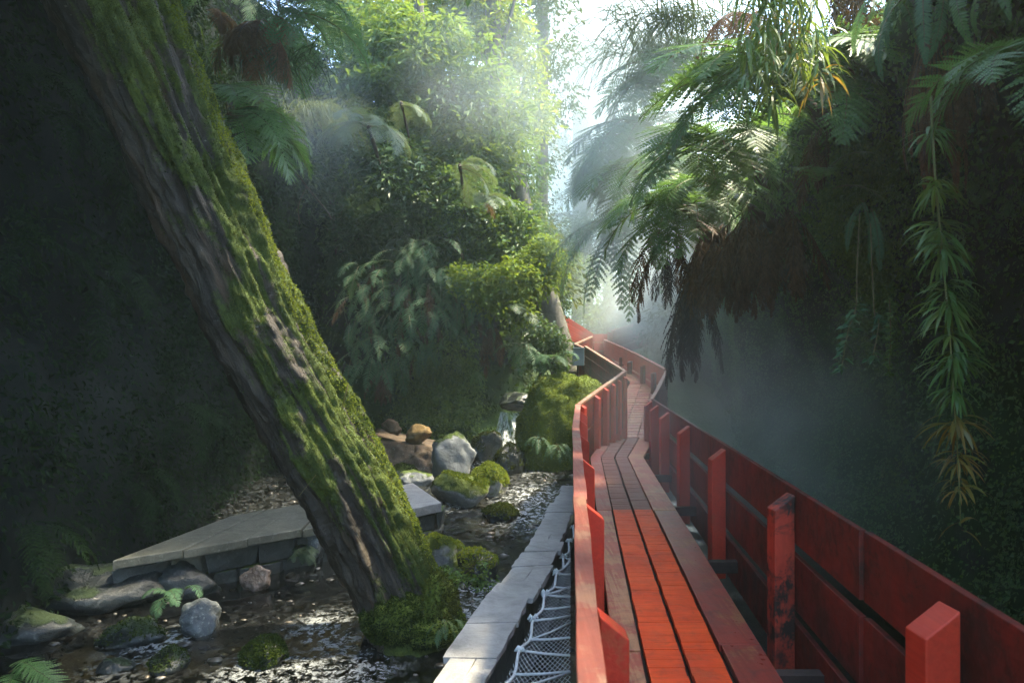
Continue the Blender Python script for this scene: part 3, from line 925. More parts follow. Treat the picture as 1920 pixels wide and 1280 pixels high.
B_dead = stock(4, 'dead_frond', (G_dead, M_stemd), L=1.0, W=.26, n=30, a0=lambda i: -40 - 9 * i, a1=-92, K=6, droop=.9, curl=.7, shape=.3)
B_deadr = stock(4, 'dead_frond', (G_deadr, M_stemd), L=1.0, W=.46, n=26, a0=lambda i: 12 - 14 * i, a1=-86, K=7, droop=.5, curl=.25)
B_black = stock(3, 'dead_frond', (G_black, M_stemd), L=1.0, W=.24, n=34, a0=lambda i: -60 - 8 * i, a1=-92, K=6, droop=1.0, curl=.6, shape=.3)
B_red = stock(3, 'dead_frond', (G_deadr, M_stemd), L=1.1, W=.10, n=44, a0=lambda i: -50 - 8 * i, a1=-90, lobed=False, K=2, stalk=.05, droop=.4, wf=1.0, shape=.5)

# ------------------------------------------------------------------ rocks
def rock(label, pos, size, seed, mat, cat='rock', name='rock', rot=0.0, rough=.22, cuts=5, sub=4, moss=None, group=None, mossn=0, mz=.25, ml=.03, floor=.25):
    rdx = random.Random(seed)
    bm = bmesh.new(); bmesh.ops.create_icosphere(bm, subdivisions=sub, radius=1)
    planes = []
    for _ in range(cuts):
        v = Vector((rdx.gauss(0, 1), rdx.gauss(0, 1), rdx.gauss(0, .8))).normalized(); planes.append((v, rdx.uniform(.55, .85)))
    V = []
    for v in bm.verts:
        p = v.co.copy()
        for n, dd in planes:
            e = p.dot(n) - dd
            if e > 0: p -= n * e * .92
        p *= 1 + rough * fbm(p, 1.3, 4, seed * 1.7) + .06 * fbm(p, 6, 3, seed)
        p = Vector((p.x * size[0], p.y * size[1], p.z * size[2])); p.rotate(Matrix.Rotation(rot, 3, 'Z'))
        v.co = p
    bmesh.ops.recalc_face_normals(bm, faces=bm.faces)
    T = [tuple(x.index for x in f.verts) for f in bm.faces]
    V = np.array([tuple(v.co + pos) for v in bm.verts]); N = np.array([tuple(v.normal) for v in bm.verts]); bm.normal_update(); N = np.array([tuple(v.normal) for v in bm.verts]); bm.free()
    root = thing(name, label, cat, Vector((pos.x, pos.y, V[:, 2].min())), group)
    put('stone', V, None, T, mat, root, smooth_=True)
    if mossn:
        tri = V[np.array(T)]; tn = N[np.array(T)].mean(1)
        c = tri.mean(1)
        k = np.array([fbm(q, 1.4 / max(size), 3, seed) for q in c]) * .6 + tn[:, 2]
        ok = np.where((k > mz) & (c[:, 2] > pos.z - size[2] * floor - 9 * (floor > 1)))[0]
        if len(ok): tuft('moss', tri[ok], tn[ok], mossn, ml, moss or G_moss, root, seed)
    return root

def tuft(name, tri, tn, n, ln, mat, parent, seed, wid=.6, out=.9, down=.25, kind=None):
    """short moss leaves standing out of a set of triangles"""
    rg = np.random.default_rng(int(seed * 13) + 5)
    ar = np.linalg.norm(np.cross(tri[:, 1] - tri[:, 0], tri[:, 2] - tri[:, 0]), axis=1)
    i = rg.choice(len(tri), n, p=ar / ar.sum())
    a, b = rg.uniform(0, 1, (2, n)); f = a + b > 1; a[f] = 1 - a[f]; b[f] = 1 - b[f]
    p = tri[i, 0] + (tri[i, 1] - tri[i, 0]) * a[:, None] + (tri[i, 2] - tri[i, 0]) * b[:, None]
    D = tn[i] * out + rg.normal(0, .6, (n, 3)); D[:, 2] -= down
    s = rg.uniform(.5, 1.4, n)
    V, Q = leaf_quads(p - tn[i] * ln * .15, D, rg.normal(0, 1, (n, 3)) + tn[i], ln * s, ln * wid * s)
    return put(name, V, Q, None, mat, parent)

M_rock_pale = rock_mat('pale boulder', (.08, .09, .095), (.23, .245, .25), .30, rough=.5, lich=.2, sc=2.2)
M_rock_moss = rock_mat('mossy boulder', (.10, .10, .09), (.34, .34, .31), .62, ((.035, .055, .008), (.12, .15, .016)), rough=.5, lich=.6, sc=2.6)
M_rock_dark = rock_mat('dark wet boulder', (.007, .010, .010), (.026, .031, .030), .16, ((.010, .022, .006), (.03, .05, .010)), rough=.28, lich=.12, sc=3)
M_rock_brown = rock_mat('wet brown rock', (.06, .042, .03), (.22, .16, .12), .0, rough=.22, lich=.35, sc=5)
M_rock_white = rock_mat('foamy speckled rock', (.022, .026, .026), (.13, .145, .145), .0, rough=.3, lich=.7, sc=6)
M_moss_all = rock_mat('moss covered', (.05, .05, .03), (.10, .10, .06), 1.2, ((.055, .085, .012), (.13, .165, .018)), rough=.8, sc=2)

def rpx(px, py, d, dz=0): return P(px, py, d) + Vector((0, 0, dz))
W = on_water
p = W(848, 906); rock('pale grey angular boulder with flat face on the stream bank', p + Vector((0, .3, .36)), (.44, .45, .56), 3, M_rock_pale, cuts=11, rough=.2, rot=.3)
p = W(862, 948); rock('whitish boulder half capped with moss in front of the pale grey one', p + Vector((0, .2, .22)), (.46, .42, .36), 8, M_rock_moss, cuts=4, mossn=2600, mz=.75, ml=.035, moss=G_mossb)
p = W(915, 928); rock('round boulder cushioned in bright moss, right of the whitish one', p + Vector((0, .25, .18)), (.36, .40, .36), 14, M_rock_moss, cuts=2, mossn=4500, mz=.2, ml=.035, moss=G_mossb)
p = W(952, 888); rock('dark round boulder with a mossy right side below the waterfall', p + Vector((0, .2, .16)), (.33, .36, .40), 21, M_rock_dark, cuts=3, mossn=2200, mz=.35, ml=.035)
p = W(938, 974); rock('flat moss covered stone alone in mid stream', p + Vector((0, .15, .05)), (.27, .26, .15), 25, M_rock_dark, cuts=2, mossn=3000, mz=.1, ml=.04)
p = W(828, 1075); rock('grey rock with moss on its left, against the leaning trunk', p + Vector((0, .1, .18)), (.26, .26, .34), 31, M_rock_moss, cuts=5, mossn=1800, mz=.55, ml=.03, moss=G_mossb)
p = W(885, 1085); rock('dark stream rock with pocket of green sprouts on its top', p + Vector((.02, .15, .06)), (.27, .30, .24), 37, M_rock_dark, cuts=4, mossn=2400, mz=.25, ml=.03, moss=G_mossb)
p = W(575, 1060); rock('speckled rock overhung by bright fern leaves, left of the trunk', p + Vector((0, .2, .14)), (.26, .26, .30), 41, M_rock_white, cuts=5)
p = W(478, 1105); rock('small wet brown rock with a pale shiny top', p + Vector((0, .1, .09)), (.19, .18, .17), 44, M_rock_brown, cuts=6)
p = W(368, 1188); rock('wet speckled rock splashed by the stream beside the lone fern', p + Vector((0, .1, .10)), (.20, .2, .18), 47, M_rock_white, cuts=4)
p = W(484, 1250); rock('low round stone with dark moss coat near the bottom edge', p + Vector((0, .12, .04)), (.20, .2, .15), 52, M_rock_dark, cuts=2, mossn=5000, mz=-.1, ml=.025, moss=G_mossd)
p = W(240, 1205); rock('low black stone with mossy crest, left of the splashed rock', p + Vector((0, .1, .0)), (.30, .22, .17), 57, M_rock_dark, cuts=4, mossn=900, mz=.5, ml=.025, moss=G_mossd)
p = W(160, 1150); rock('long black boulder on the dark left bank', p + Vector((-.2, .4, .05)), (.85, .5, .34), 61, M_rock_dark, cuts=6)
p = W(330, 1120); rock('smooth dark boulder in front of the stone ledge', p + Vector((-.2, .3, .06)), (.62, .4, .32), 63, M_rock_dark, cuts=5)
p = W(40, 1200); rock('black boulder in the lower left corner', p + Vector((-.2, .2, .02)), (.6, .4, .25), 67, M_rock_dark, cuts=5)
p = W(305, 1260); rock('small mossy stone at the bottom edge, left of the round one', p + Vector((0, .1, .02)), (.16, .15, .12), 69, M_rock_dark, cuts=3, mossn=800, mz=.3, ml=.022, moss=G_mossd)
p = W(205, 1262); rock('small bare dark stone in the shallows at the bottom edge', p + Vector((0, .1, .0)), (.14, .14, .10), 71, M_rock_dark, cuts=4)
# big mossy boulder by the left fence
rock('big dome of yellow green moss over a boulder beside the left fence', P(1058, 795, 14.6) + Vector((.06, .6, -.22)), (1.0, .85, 1.22), 77, M_moss_all, cuts=2, rough=.17, sub=5, mossn=34000, mz=-.7, ml=.030, moss=G_mossb, floor=9)
rd = random.Random(5)
# yellow rocks of the bank
rock('ochre yellow stone slab stuck in the brown bank', P(782, 815, 15.6), (.30, .26, .22), 83, rock_mat('ochre stone', (.10, .060, .02), (.26, .175, .06), .0, rough=.8, lich=.2, sc=5), cuts=9, rough=.3)
rock('tawny rounded stone in the bank, above the leaning trunk', P(735, 800, 15.6), (.22, .2, .20), 85, rock_mat('tawny stone', (.07, .045, .025), (.20, .13, .075), .0, rough=.8, lich=.2, sc=5), cuts=8, rough=.3)
rock('dark wet rock at the lip of the waterfall', P(968, 752, 16.6), (.42, .4, .20), 87, M_rock_dark, cuts=5)
rock('dark wet boulder on the left of the waterfall', P(912, 845, 16.0), (.34, .4, .55), 88, M_rock_dark, cuts=6, mossn=1800, mz=.5, ml=.035)
p = W(770, 925); rock('angular grey stone under the brown bank, left of the pale grey boulder', p + Vector((0, .7, .14)), (.34, .30, .22), 89, M_rock_pale, cuts=8)
p = W(742, 915); rock('small mossy stone under the brown bank beside the trunk', p + Vector((0, .9, .12)), (.26, .24, .18), 90, M_rock_moss, cuts=5, mossn=1200, mz=.4, ml=.03)
# brown bank between trunk and boulders
def bank(label, pts, seed, mat, thick=.9):
    n = 60
    V = []
    a, b, c_, d_ = pts
    for j in range(n + 1):
        for i in range(n + 1):
            u, v = i / n, j / n
            q = a.lerp(b, u).lerp(d_.lerp(c_, u), v)
            k = fbm(q, 1.2, 5, seed) + .9 * abs(fbm(q, 2.6, 4, seed + 4)) - .2
            e = max(0, abs(u - .5) * 2 - .62 + .2 * k) + max(0, v - .72 + .15 * k)
            V.append(q + Vector((0, -.16 * k + 2.2 * e, .14 * k - 1.1 * e)) + Vector((0, -.25 * math.sin(math.pi * u), 0)))
    m = n + 1
    Q = [(j * m + i, j * m + i + 1, (j + 1) * m + i + 1, (j + 1) * m + i) for j in range(n) for i in range(n)]
    o = put('bank', V, Q, None, mat, smooth_=True); o['kind'] = 'structure'
bank('', [P(650, 962, 13.0), P(850, 935, 13.4), P(852, 812, 16.4), P(660, 770, 16.4)], 2, M_earth)

# pebbles of the stream bed and the bank
rg = np.random.default_rng(17); n = 3200
px_ = rg.uniform(-4.5, 1.3, n); py_ = rg.uniform(4.2, 15.6, n) ** 1.0
bm = bmesh.new(); bmesh.ops.create_icosphere(bm, subdivisions=1, radius=1); iv = np.array([tuple(v.co) for v in bm.verts]); it = np.array([[x.index for x in f.verts] for f in bm.faces]); bm.free()
sz = .018 + .06 * rg.uniform(0, 1, n) ** 3
zz = np.array([hgt(a, b) for a, b in zip(px_, py_)]); wz_ = np.array([water_z(b) for b in py_])
zz = np.where(rg.uniform(0, 1, n) < .22, wz_ - sz * rg.uniform(.0, .6, n), zz)
V = (iv[None] * (1 + rg.normal(0, .16, (n, len(iv), 1))) * np.c_[rg.uniform(.8, 1.5, n), rg.uniform(.8, 1.3, n), rg.uniform(.45, .8, n)][:, None, :]) * sz[:, None, None] + np.c_[px_, py_, zz][:, None, :]
T = (it[None] + (np.arange(n) * len(iv))[:, None, None]).reshape(-1, 3)
pm = NT('pebbles'); ri = pm.n('NewGeometry').outputs['Random Per Island']
pm.done(pm.bsdf(pm.ramp(ri, [(0, (.02, .02, .018)), (.5, (.075, .065, .05)), (.85, (.12, .10, .07)), (1, (.20, .19, .17))]), .3, spec=.5))
o = put('pebbles', V.reshape(-1, 3), None, T, pm.m, smooth_=True); o['kind'] = 'stuff'
# waterfall
wfm = NT('falling water')
v = wfm.coord((9, 9, .8)); n1 = wfm.noise(v, 2.0, 6, .7, .3)
dcol = wfm.ramp(n1, [(.38, (.10, .14, .15)), (.60, (.74, .79, .80))])
wd_ = wfm.bsdf(dcol, .3, wfm.bump(n1, .6, .05))
tp = wfm.n('BsdfTransparent', {'Color': (.8, .85, .86, 1)}).outputs[0]
wfm.done(wfm.n('MixShader', {0: wfm.ramp(n1, [(.40, .25), (.58, .97)]), 1: tp, 2: wd_}).outputs[0])
V, Q = [], []
cols_, rows_ = 26, 30
for j in range(rows_ + 1):
    t = j / rows_
    for i in range(cols_ + 1):
        u = i / cols_
        l = P(938 - 20 * t, 772 + 92 * t, 16.4 - .35 * t); r_ = P(966 + 44 * t ** .6, 772 + 92 * t, 16.4 - .35 * t)
        q = l.lerp(r_, u); q.y -= .12 * math.sin(u * math.pi) + .07 * nz((u * 6, t * 1.0, 0), 1.7) + .25 * t * t
        V.append(q)
m = cols_ + 1
Q = [(j * m + i, j * m + i + 1, (j + 1) * m + i + 1, (j + 1) * m + i) for j in range(rows_) for i in range(cols_)]
o = put('waterfall', V, Q, None, wfm.m, smooth_=True); o['kind'] = 'structure'

# stone ledge at the left
lg = thing('stone_ledge', 'mossy stone masonry ledge with flagstone top behind the leaning trunk', 'ledge', P(560, 1080, 9.2))
M_ledge = rock_mat('ledge stone', (.045, .048, .036), (.12, .12, .092), .0, ((.04, .06, .015), (.08, .11, .03)), rough=.5, lich=.25, sc=3)
zt = -.42
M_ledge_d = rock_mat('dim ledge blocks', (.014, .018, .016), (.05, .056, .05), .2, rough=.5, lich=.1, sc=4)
def onz(px, py, z): d = F_PX * (CAMZ - z) / (py - 660); return P(px, py, d)
fl, fr2 = onz(215, 1046, zt), onz(829, 942, zt)
bl, br = onz(430, 968, zt), onz(775, 905, zt)
rd = random.Random(9)
fr_pts = [fl.lerp(fr2, k / 6) + Vector((rd.uniform(-.05, .05), rd.uniform(-.14, .08), rd.uniform(-.02, .015))) for k in range(7)]; fr_pts[-1] = fr2
bk_pts = [bl.lerp(br, k / 6) for k in range(7)]
for k in range(6):
    e = .012
    a, b = fr_pts[k].lerp(fr_pts[k + 1], e), fr_pts[k].lerp(fr_pts[k + 1], 1 - e)
    c2, d2 = bk_pts[k].lerp(bk_pts[k + 1], 1 - e), bk_pts[k].lerp(bk_pts[k + 1], e)
    z = Vector((0, 0, rd.uniform(-.012, .012))); dn = Vector((0, 0, -.10 if k < 5 else -.13))
    MB().quad_prism([p + z for p in (d2, c2, b, a)], [p + z + dn for p in (d2, c2, b, a)]).put('flagstone', M_slate if k == 5 else M_ledge, lg, bevel=.012)
ds = (fr2 - fl)
for row, (z0, z1) in enumerate(((-.55, -.80), (-.805, -1.15))):
    t = -.02
    while t < .98:
        e = min(1, t + rd.uniform(.07, .16))
        a, b = fl + ds * (t + .004), fl + ds * (e - .004); j = Vector((0, .10 + rd.uniform(-.03, .03), 0))
        sl_ = rd.uniform(-.03, .03)
        top = [a + j + Vector((sl_, 0, z0 - zt)), a + j + Vector((sl_, .4, z0 - zt)), b + j + Vector((-sl_, .4, z0 - zt)), b + j + Vector((-sl_, 0, z0 - zt))]
        bot = [a + j + Vector((-sl_, 0, z1 - zt)), a + j + Vector((0, .4, z1 - zt)), b + j + Vector((0, .4, z1 - zt)), b + j + Vector((sl_, 0, z1 - zt))]
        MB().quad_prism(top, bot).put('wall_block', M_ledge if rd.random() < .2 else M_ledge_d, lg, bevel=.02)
        t = e
# ------------------------------------------------------------------ the leaning tree
def barkmat():
    m = NT('bark')
    geo = m.n('NewGeometry')
    uv = m.n('Attribute', attribute_name='bark').outputs['Vector']
    v = m.n('Mapping', {'Vector': uv, 'Scale': (1, 1, 1)}).outputs[0]
    st_ = m.n('Mapping', {'Vector': uv, 'Scale': (9, 9, .9)}).outputs[0]
    g = m.noise(st_, 1.6, 9, .68, .5); b = m.noise(v, 1.4, 6, .6); f = m.noise(v, 26, 5, .7)
    c = m.ramp(g, [(.32, (.008, .006, .005)), (.5, (.027, .021, .014)), (.68, (.066, .052, .036))])
    streak = m.ramp(m.noise(m.n('Mapping', {'Vector': uv, 'Scale': (3.6, 3.6, .35)}).outputs[0], 1.3, 4, .5), [(.57, 0), (.64, 1)])
    c = m.mix(m.math('MULTIPLY', streak, .5), c, m.mix(g, (.045, .027, .015), (.13, .075, .036)))
    sp_ = m.ramp(m.noise(v, 60, 2, .5), [(.70, 0), (.76, 1)])
    c = m.mix(m.math('MULTIPLY', sp_, .35), c, (.35, .35, .30))
    ms = m.n('Attribute', attribute_name='mossy').outputs['Fac']
    mk = m.ramp(m.math('ADD', ms, m.math('MULTIPLY', m.math('SUBTRACT', f, .5), .5)), [(.38, 0), (.56, 1)])
    mc = m.ramp(m.math('ADD', m.math('MULTIPLY', f, .5), m.math('MULTIPLY', b, .5)), [(.35, (.018, .030, .006)), (.55, (.055, .080, .010)), (.7, (.11, .13, .014))])
    c = m.mix(mk, c, mc)
    h = m.math('ADD', m.math('MULTIPLY', g, .8), m.math('MULTIPLY', f, .35))
    return m.done(m.bsdf(c, m.math('ADD', .5, m.math('MULTIPLY', mk, .35)), m.bump(h, .9, .05), .35))
M_bark = barkmat()
lt_pts = [P(790, 1240, 6.95), P(772, 1150, 6.95), P(694, 985, 6.9), P(602, 820, 6.82), P(493, 630, 6.7), P(408, 440, 6.6), P(323, 250, 6.5), P(212, 0, 6.4), P(65, -330, 6.2), P(-100, -700, 6.05)]
ax = spline(lt_pts, 44)
lt = thing('leaning_tree', 'huge mossy tree trunk leaning left out of the stream', 'tree', P(772, 1185, 6.95))
NA, NS = 120, len(ax)
V, BA, MO, TN = [], [], [], []
slen = 0
for k, p in enumerate(ax):
    if k: slen += (ax[k] - ax[k - 1]).length
    T = (ax[min(k + 1, NS - 1)] - ax[max(k - 1, 0)]).normalized()
    X = T.cross(Vector((0, 1, 0))).normalized(); X = -X if X.x < 0 else X   # to the right in the picture
    Y = X.cross(T); Y = -Y if Y.y > 0 else Y                                  # towards the camera
    s = slen
    flare = .16 * math.exp(-(s - .25) / .28) if s < 1.6 else 0
    for a in range(NA):
        th = 2 * math.pi * a / NA
        cx, cy = math.cos(th), math.sin(th)
        q = Vector((cx * 1.0, cy * 1.0, s * .42))
        R0 = .385 + .016 * s + .03 * math.sin(s * 1.1) + flare * (.6 + .6 * nz((cx * 1.6, cy * 1.6, 2), 1))
        big = .05 * nz((cx * 1.5, cy * 1.5, s * .38), 1.0, 4)
        rid = abs(nz((cx * 3.3, cy * 3.3, s * .30), 1.0, 11)); rid2 = abs(nz((cx * 7.5, cy * 7.5, s * .55), 1.0, 17))
        groove = -.13 * max(0, 1 - rid * 5.5) * (.3 + max(0, nz((cx * 1.1, cy * 1.1, s * .5), 1, 23)) * 1.6)
        lump = .05 * nz((cx * 2.4, cy * 2.4, s * 1.8), 1.0, 31) + .03 * nz((cx * 5, cy * 5, s * 4.5), 1, 37)
        fine = .026 * nz((cx * 13, cy * 13, s * 7), 1.0, 41) + .02 * nz((cx * 24, cy * 24, s * 14), 1.0, 43) - .035 * max(0, 1 - rid2 * 6)
        r = R0 + big + groove + lump + fine
        pt = p + X * (cx * r) + Y * (cy * r)
        V.append(pt)
        BA.append((cx * .5, cy * .5, s))
        # moss where the trunk faces up and right
        up = cx * .62 + cy * .20
        mm = .31 + .46 * up + .50 * nz((cx * 1.8, cy * 1.8, s * 1.0), 1, 51) + .46 * nz((cx * 4.5, cy * 4.5, s * 3.4), 1, 57) + (.40 * math.exp(-s / .5)) + .10 * smooth(1.2, 2.6, s)
        if groove < -.03: mm -= .35
        if cx < -.45: mm -= .35
        MO.append(mm)
Q = [(k * NA + a, k * NA + (a + 1) % NA, (k + 1) * NA + (a + 1) % NA, (k + 1) * NA + a) for k in range(NS - 1) for a in range(NA)]
Va = np.array([tuple(v) for v in V]); MOa = np.array(MO)
o = put('trunk', Va, Q, None, M_bark, lt, smooth_=True)
at = o.data.attributes.new('bark', 'FLOAT_VECTOR', 'POINT'); at.data.foreach_set('vector', np.array(BA, np.float32).ravel())
at = o.data.attributes.new('mossy', 'FLOAT', 'POINT'); at.data.foreach_set('value', MOa.astype(np.float32))
Qa = np.array(Q); nf = (NS - 1) * NA
tri = Va[Qa[:, :3]]; tri2 = Va[Qa[:, [0, 2, 3]]]
tn = np.cross(tri[:, 1] - tri[:, 0], tri[:, 2] - tri[:, 0]); tn = unit(tn)
ctr = Va[Qa].mean(1); axc = np.array([tuple(ax[i // NA]) for i in range(nf)])
sg = np.sign(((ctr - axc) * tn).sum(1))[:, None]; tn = tn * sg
fm_ = MOa[Qa].mean(1); vis = (ctr[:, 2] < 7.2) & (tn[:, 1] < .35) & (ctr[:, 2] > -1.05)
ok = np.where((fm_ > .52) & vis)[0]
tuft('moss', np.concatenate([tri[ok], tri2[ok]]), np.concatenate([tn[ok], tn[ok]]), 95000, .012, G_moss, lt, 3, .55, .8, .35)
ok = np.where((fm_ > .30) & (fm_ < .60) & vis)[0]
tuft('moss', np.concatenate([tri[ok], tri2[ok]]), np.concatenate([tn[ok], tn[ok]]), 22000, .016, G_mossd, lt, 4, .55, .7, .4)
# moss fringe along the lit right-hand edge
ii = np.arange(nf); th = (ii % NA) / NA * 2 * np.pi
ok = np.where((np.cos(th) > .90) & vis & (fm_ > .2))[0]
tuft('moss_fringe', np.concatenate([tri[ok], tri2[ok]]), np.concatenate([tn[ok], tn[ok]]), 18000, .026, G_mossb, lt, 6, .4, 1.0, .2)
# mossy root swelling at the foot: three lobes
def lobe(c, s, seed, n, m, ml=.03):
    bm = bmesh.new(); bmesh.ops.create_icosphere(bm, subdivisions=4, radius=1)
    for v in bm.verts:
        q = v.co * (1 + .16 * fbm(v.co, 1.5, 4, seed)); v.co = Vector((q.x * s[0], q.y * s[1], q.z * s[2]))
    bm.normal_update()
    T = np.array([[x.index for x in f.verts] for f in bm.faces]); Vv = np.array([tuple(v.co + c) for v in bm.verts]); tnn = np.array([tuple(f.normal) for f in bm.faces]); bm.free()
    put('root', Vv, None, T, M_moss_all, lt, smooth_=True)
    ok = np.where((tnn[:, 1] < .5) & (Vv[T].mean(1)[:, 2] > -.98))[0]
    tuft('moss', Vv[T][ok], tnn[ok], n, ml, m, lt, seed, .4, 1, .1)
lobe(P(748, 1155, 6.7), (.32, .30, .26), 4, 11000, G_mossd, .03)
lobe(P(818, 1130, 6.75), (.17, .25, .30), 7, 6000, G_moss, .03)
lobe(P(806, 1180, 6.6), (.24, .2, .14), 9, 3000, G_mossd, .03)
# unseen crown of the leaning tree, shaped to keep sun off the left wall
rg = np.random.default_rng(3)
C = np.c_[rg.uniform(-4.3, -.9, 520), rg.uniform(.5, 10.4, 520), rg.uniform(6.3, 7.8, 520)]
C[:, 2] += np.maximum(0, C[:, 1] - 7.2) * .55
C = C[(C[:, 1] < 8.8) | (C[:, 0] > -1.8)]
C = np.r_[C, np.c_[rg.uniform(-1.3, .6, 150), rg.uniform(9.3, 13.8, 150), rg.uniform(9.0, 10.4, 150)]]  # loose sprays added only to shade the lower left wall
Vc, Qc = sprays(C, .7, 44, .30, .14, 5)
put('crown', Vc, Qc, None, G_tree, lt)
# thin twigs and strap leaves on the trunk
for (a, b, c3) in (((560, 930, 6.35), (580, 905, 6.3), (592, 890, 6.28)), ((640, 770, 6.3), (648, 740, 6.25), (652, 720, 6.25))):
    MB().tube(spline([P(*a), P(*b), P(*c3)], 4), .004, 4).put('twig', M_stem, lt)
# ------------------------------------------------------------------ plants
def blob_pts(blobs, n, rg):
    """clump centres in ellipsoids given as (px, py, rx, ry, d, depth)"""
    w = np.array([b[2] * b[3] for b in blobs], float); w /= w.sum()
    out = []
    for i in rg.choice(len(blobs), n, p=w):
        px, py, rx, ry, d, dd = blobs[i]
        while True:
            u = rg.uniform(-1, 1, 3)
            if .12 < (u ** 2).sum() < 1: break
        out.append(tuple(PS(px + rx * u[0], py + ry * u[1], d + dd * u[2], .05)))
    return np.array(out)

def bush(name, label, cat, blobs, n, rad, per, L, W_, mat, seed, base, stems=7, group=None, droop=.35, tilt=.5, flat=.18, srad=.025, stem_part='stem', crown='foliage', smat=None, extra=None):
    rg = np.random.default_rng(seed)
    C = blob_pts(blobs, n, rg)
    base = Vector(base)
    root = thing(name, label, cat, base, group)
    V, Q = sprays(C, rad * rg.uniform(.6, 1.25, n), per, L, W_, seed, droop, tilt, flat)
    put(crown, V, Q, None, mat, root)
    if extra is not None:
        k = rg.choice(n, max(1, n // 5), replace=False)
        V, Q = sprays(C[k] + rg.normal(0, .1, (len(k), 3)), rad * .7, per // 2, L, W_, seed + 1, droop, tilt, flat); put(crown, V, Q, None, extra, root)
    if stems:
        mb = MB()
        for k in rg.choice(n, min(n, stems), replace=False):
            c = Vector(C[k]); mid = base.lerp(c, .5) + Vector((rg.normal(0, .15), rg.normal(0, .1), .15))
            mb.tube(spline([base, mid, c], 5), [srad * (1 - .75 * t / 10) for t in range(11)], 5)
        mb.put(stem_part, smat or M_stemd, root, smooth_=True)
    return root

def tree(label, trunk, r0, r1, blobs, n, rad, per, L, W_, mat, seed, branches=(), group=None, droop=.4, tilt=.45, extra=None, bmat=None, cat='tree', name='tree', limbs=10):
    rg = np.random.default_rng(seed)
    sp = spline(trunk, 8)
    root = thing(name, label, cat, sp[0], group)
    m = len(sp)
    mb = MB(); mb.tube([p + Vector((.04 * nz(p, 1.1, seed), 0, 0)) for p in sp], [(r0 + (r1 - r0) * k / (m - 1)) * (1 + .10 * nz(sp[k], 1.7, seed)) for k in range(m)], 12)
    mb.put('trunk', bmat or M_barkp, root, smooth_=True)
    C = blob_pts(blobs, n, rg)
    V, Q = sprays(C, rad * rg.uniform(.55, 1.3, n), per, L, W_, seed, droop, tilt, .14)
    put('crown', V, Q, None, mat, root)
    if extra is not None:
        k = rg.choice(n, max(1, n // 3), replace=False)
        V, Q = sprays(C[k] + np.array([0, -.1, .25]), rad * .7, per // 2, L, W_, seed + 1, droop, tilt, .14); put('crown', V, Q, None, extra, root)
    for b in branches: MB().tube(spline(b, 6), [.09 * (1 - .7 * t / (6 * (len(b) - 1))) for t in range(6 * (len(b) - 1) + 1)], 7).put('branch', bmat or M_barkp, root, smooth_=True)
    if limbs:
        mb = MB()
        for k in rg.choice(n, min(n, limbs), replace=False):
            c = Vector(C[k]); j = min(range(m), key=lambda i: abs(sp[i].z - (c.z - .25 * (c - sp[i]).length)))
            mb.tube(spline([sp[j], sp[j].lerp(c, .5) + Vector((0, 0, .2)), c], 4), [r1 * .35 * (1 - .08 * t) for t in range(9)], 5)
        mb.put('limbs', bmat or M_barkp, root, smooth_=True)
    return root
M_barkp = simple_mat('grey bark', (.035, .028, .020), (.13, .11, .085), 5, .85, .7, .04, (3, 3, .6))
M_barkm = rock_mat('mossy bark', (.05, .045, .035), (.16, .15, .115), .45, ((.03, .05, .012), (.08, .11, .02)), .8, .1, 3)

# --- trees behind the middle cliff and in the bright gap
tree('dense green tree leaning over the mossy cliff, its dark boughs filling the upper middle', [P(830, 330, 17.6), P(800, 150, 17.4), P(770, -120, 17.2)], .2, .09,
     [(770, 120, 150, 80, 16.6, .9), (860, 210, 110, 80, 16.6, .8), (690, 170, 60, 90, 16.8, .7), (720, 60, 90, 50, 17, .8), (900, 270, 80, 60, 16.6, .6), (830, 290, 90, 50, 16.4, .6)], 240, .58, 85, .165, .07, G_tree, 21, droop=.5, extra=G_bushy)
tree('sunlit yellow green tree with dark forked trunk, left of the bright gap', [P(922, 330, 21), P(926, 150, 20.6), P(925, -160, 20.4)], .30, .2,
     [(770, 10, 190, 55, 21, 1.2), (930, 110, 75, 110, 21.8, 1.0), (880, 30, 100, 70, 21, 1.0), (650, 40, 80, 70, 20.5, 1.0), (985, 190, 45, 70, 22, .8)], 240, .62, 75, .17, .075, G_sun, 23,
     branches=[[P(930, 115, 20.5), P(950, 55, 20.2), P(975, -40, 20)]], droop=.45, extra=G_tree)
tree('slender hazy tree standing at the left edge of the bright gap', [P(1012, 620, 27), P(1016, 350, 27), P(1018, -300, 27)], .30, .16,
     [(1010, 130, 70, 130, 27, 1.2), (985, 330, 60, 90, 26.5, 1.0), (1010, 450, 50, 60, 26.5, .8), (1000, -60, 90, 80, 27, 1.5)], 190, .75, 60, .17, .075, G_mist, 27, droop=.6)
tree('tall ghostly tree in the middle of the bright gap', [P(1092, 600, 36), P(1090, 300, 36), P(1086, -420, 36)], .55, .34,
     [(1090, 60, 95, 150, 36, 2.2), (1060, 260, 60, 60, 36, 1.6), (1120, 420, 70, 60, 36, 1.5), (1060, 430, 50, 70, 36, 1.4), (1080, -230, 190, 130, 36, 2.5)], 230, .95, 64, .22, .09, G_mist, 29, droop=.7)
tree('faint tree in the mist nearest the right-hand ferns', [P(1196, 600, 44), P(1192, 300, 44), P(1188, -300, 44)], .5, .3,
     [(1200, 90, 90, 150, 44, 2.5), (1170, 300, 70, 100, 44, 2), (1200, 460, 60, 70, 44, 2), (1190, -180, 150, 110, 44, 3)], 200, 1.2, 60, .25, .11, G_mist, 31, droop=.7)
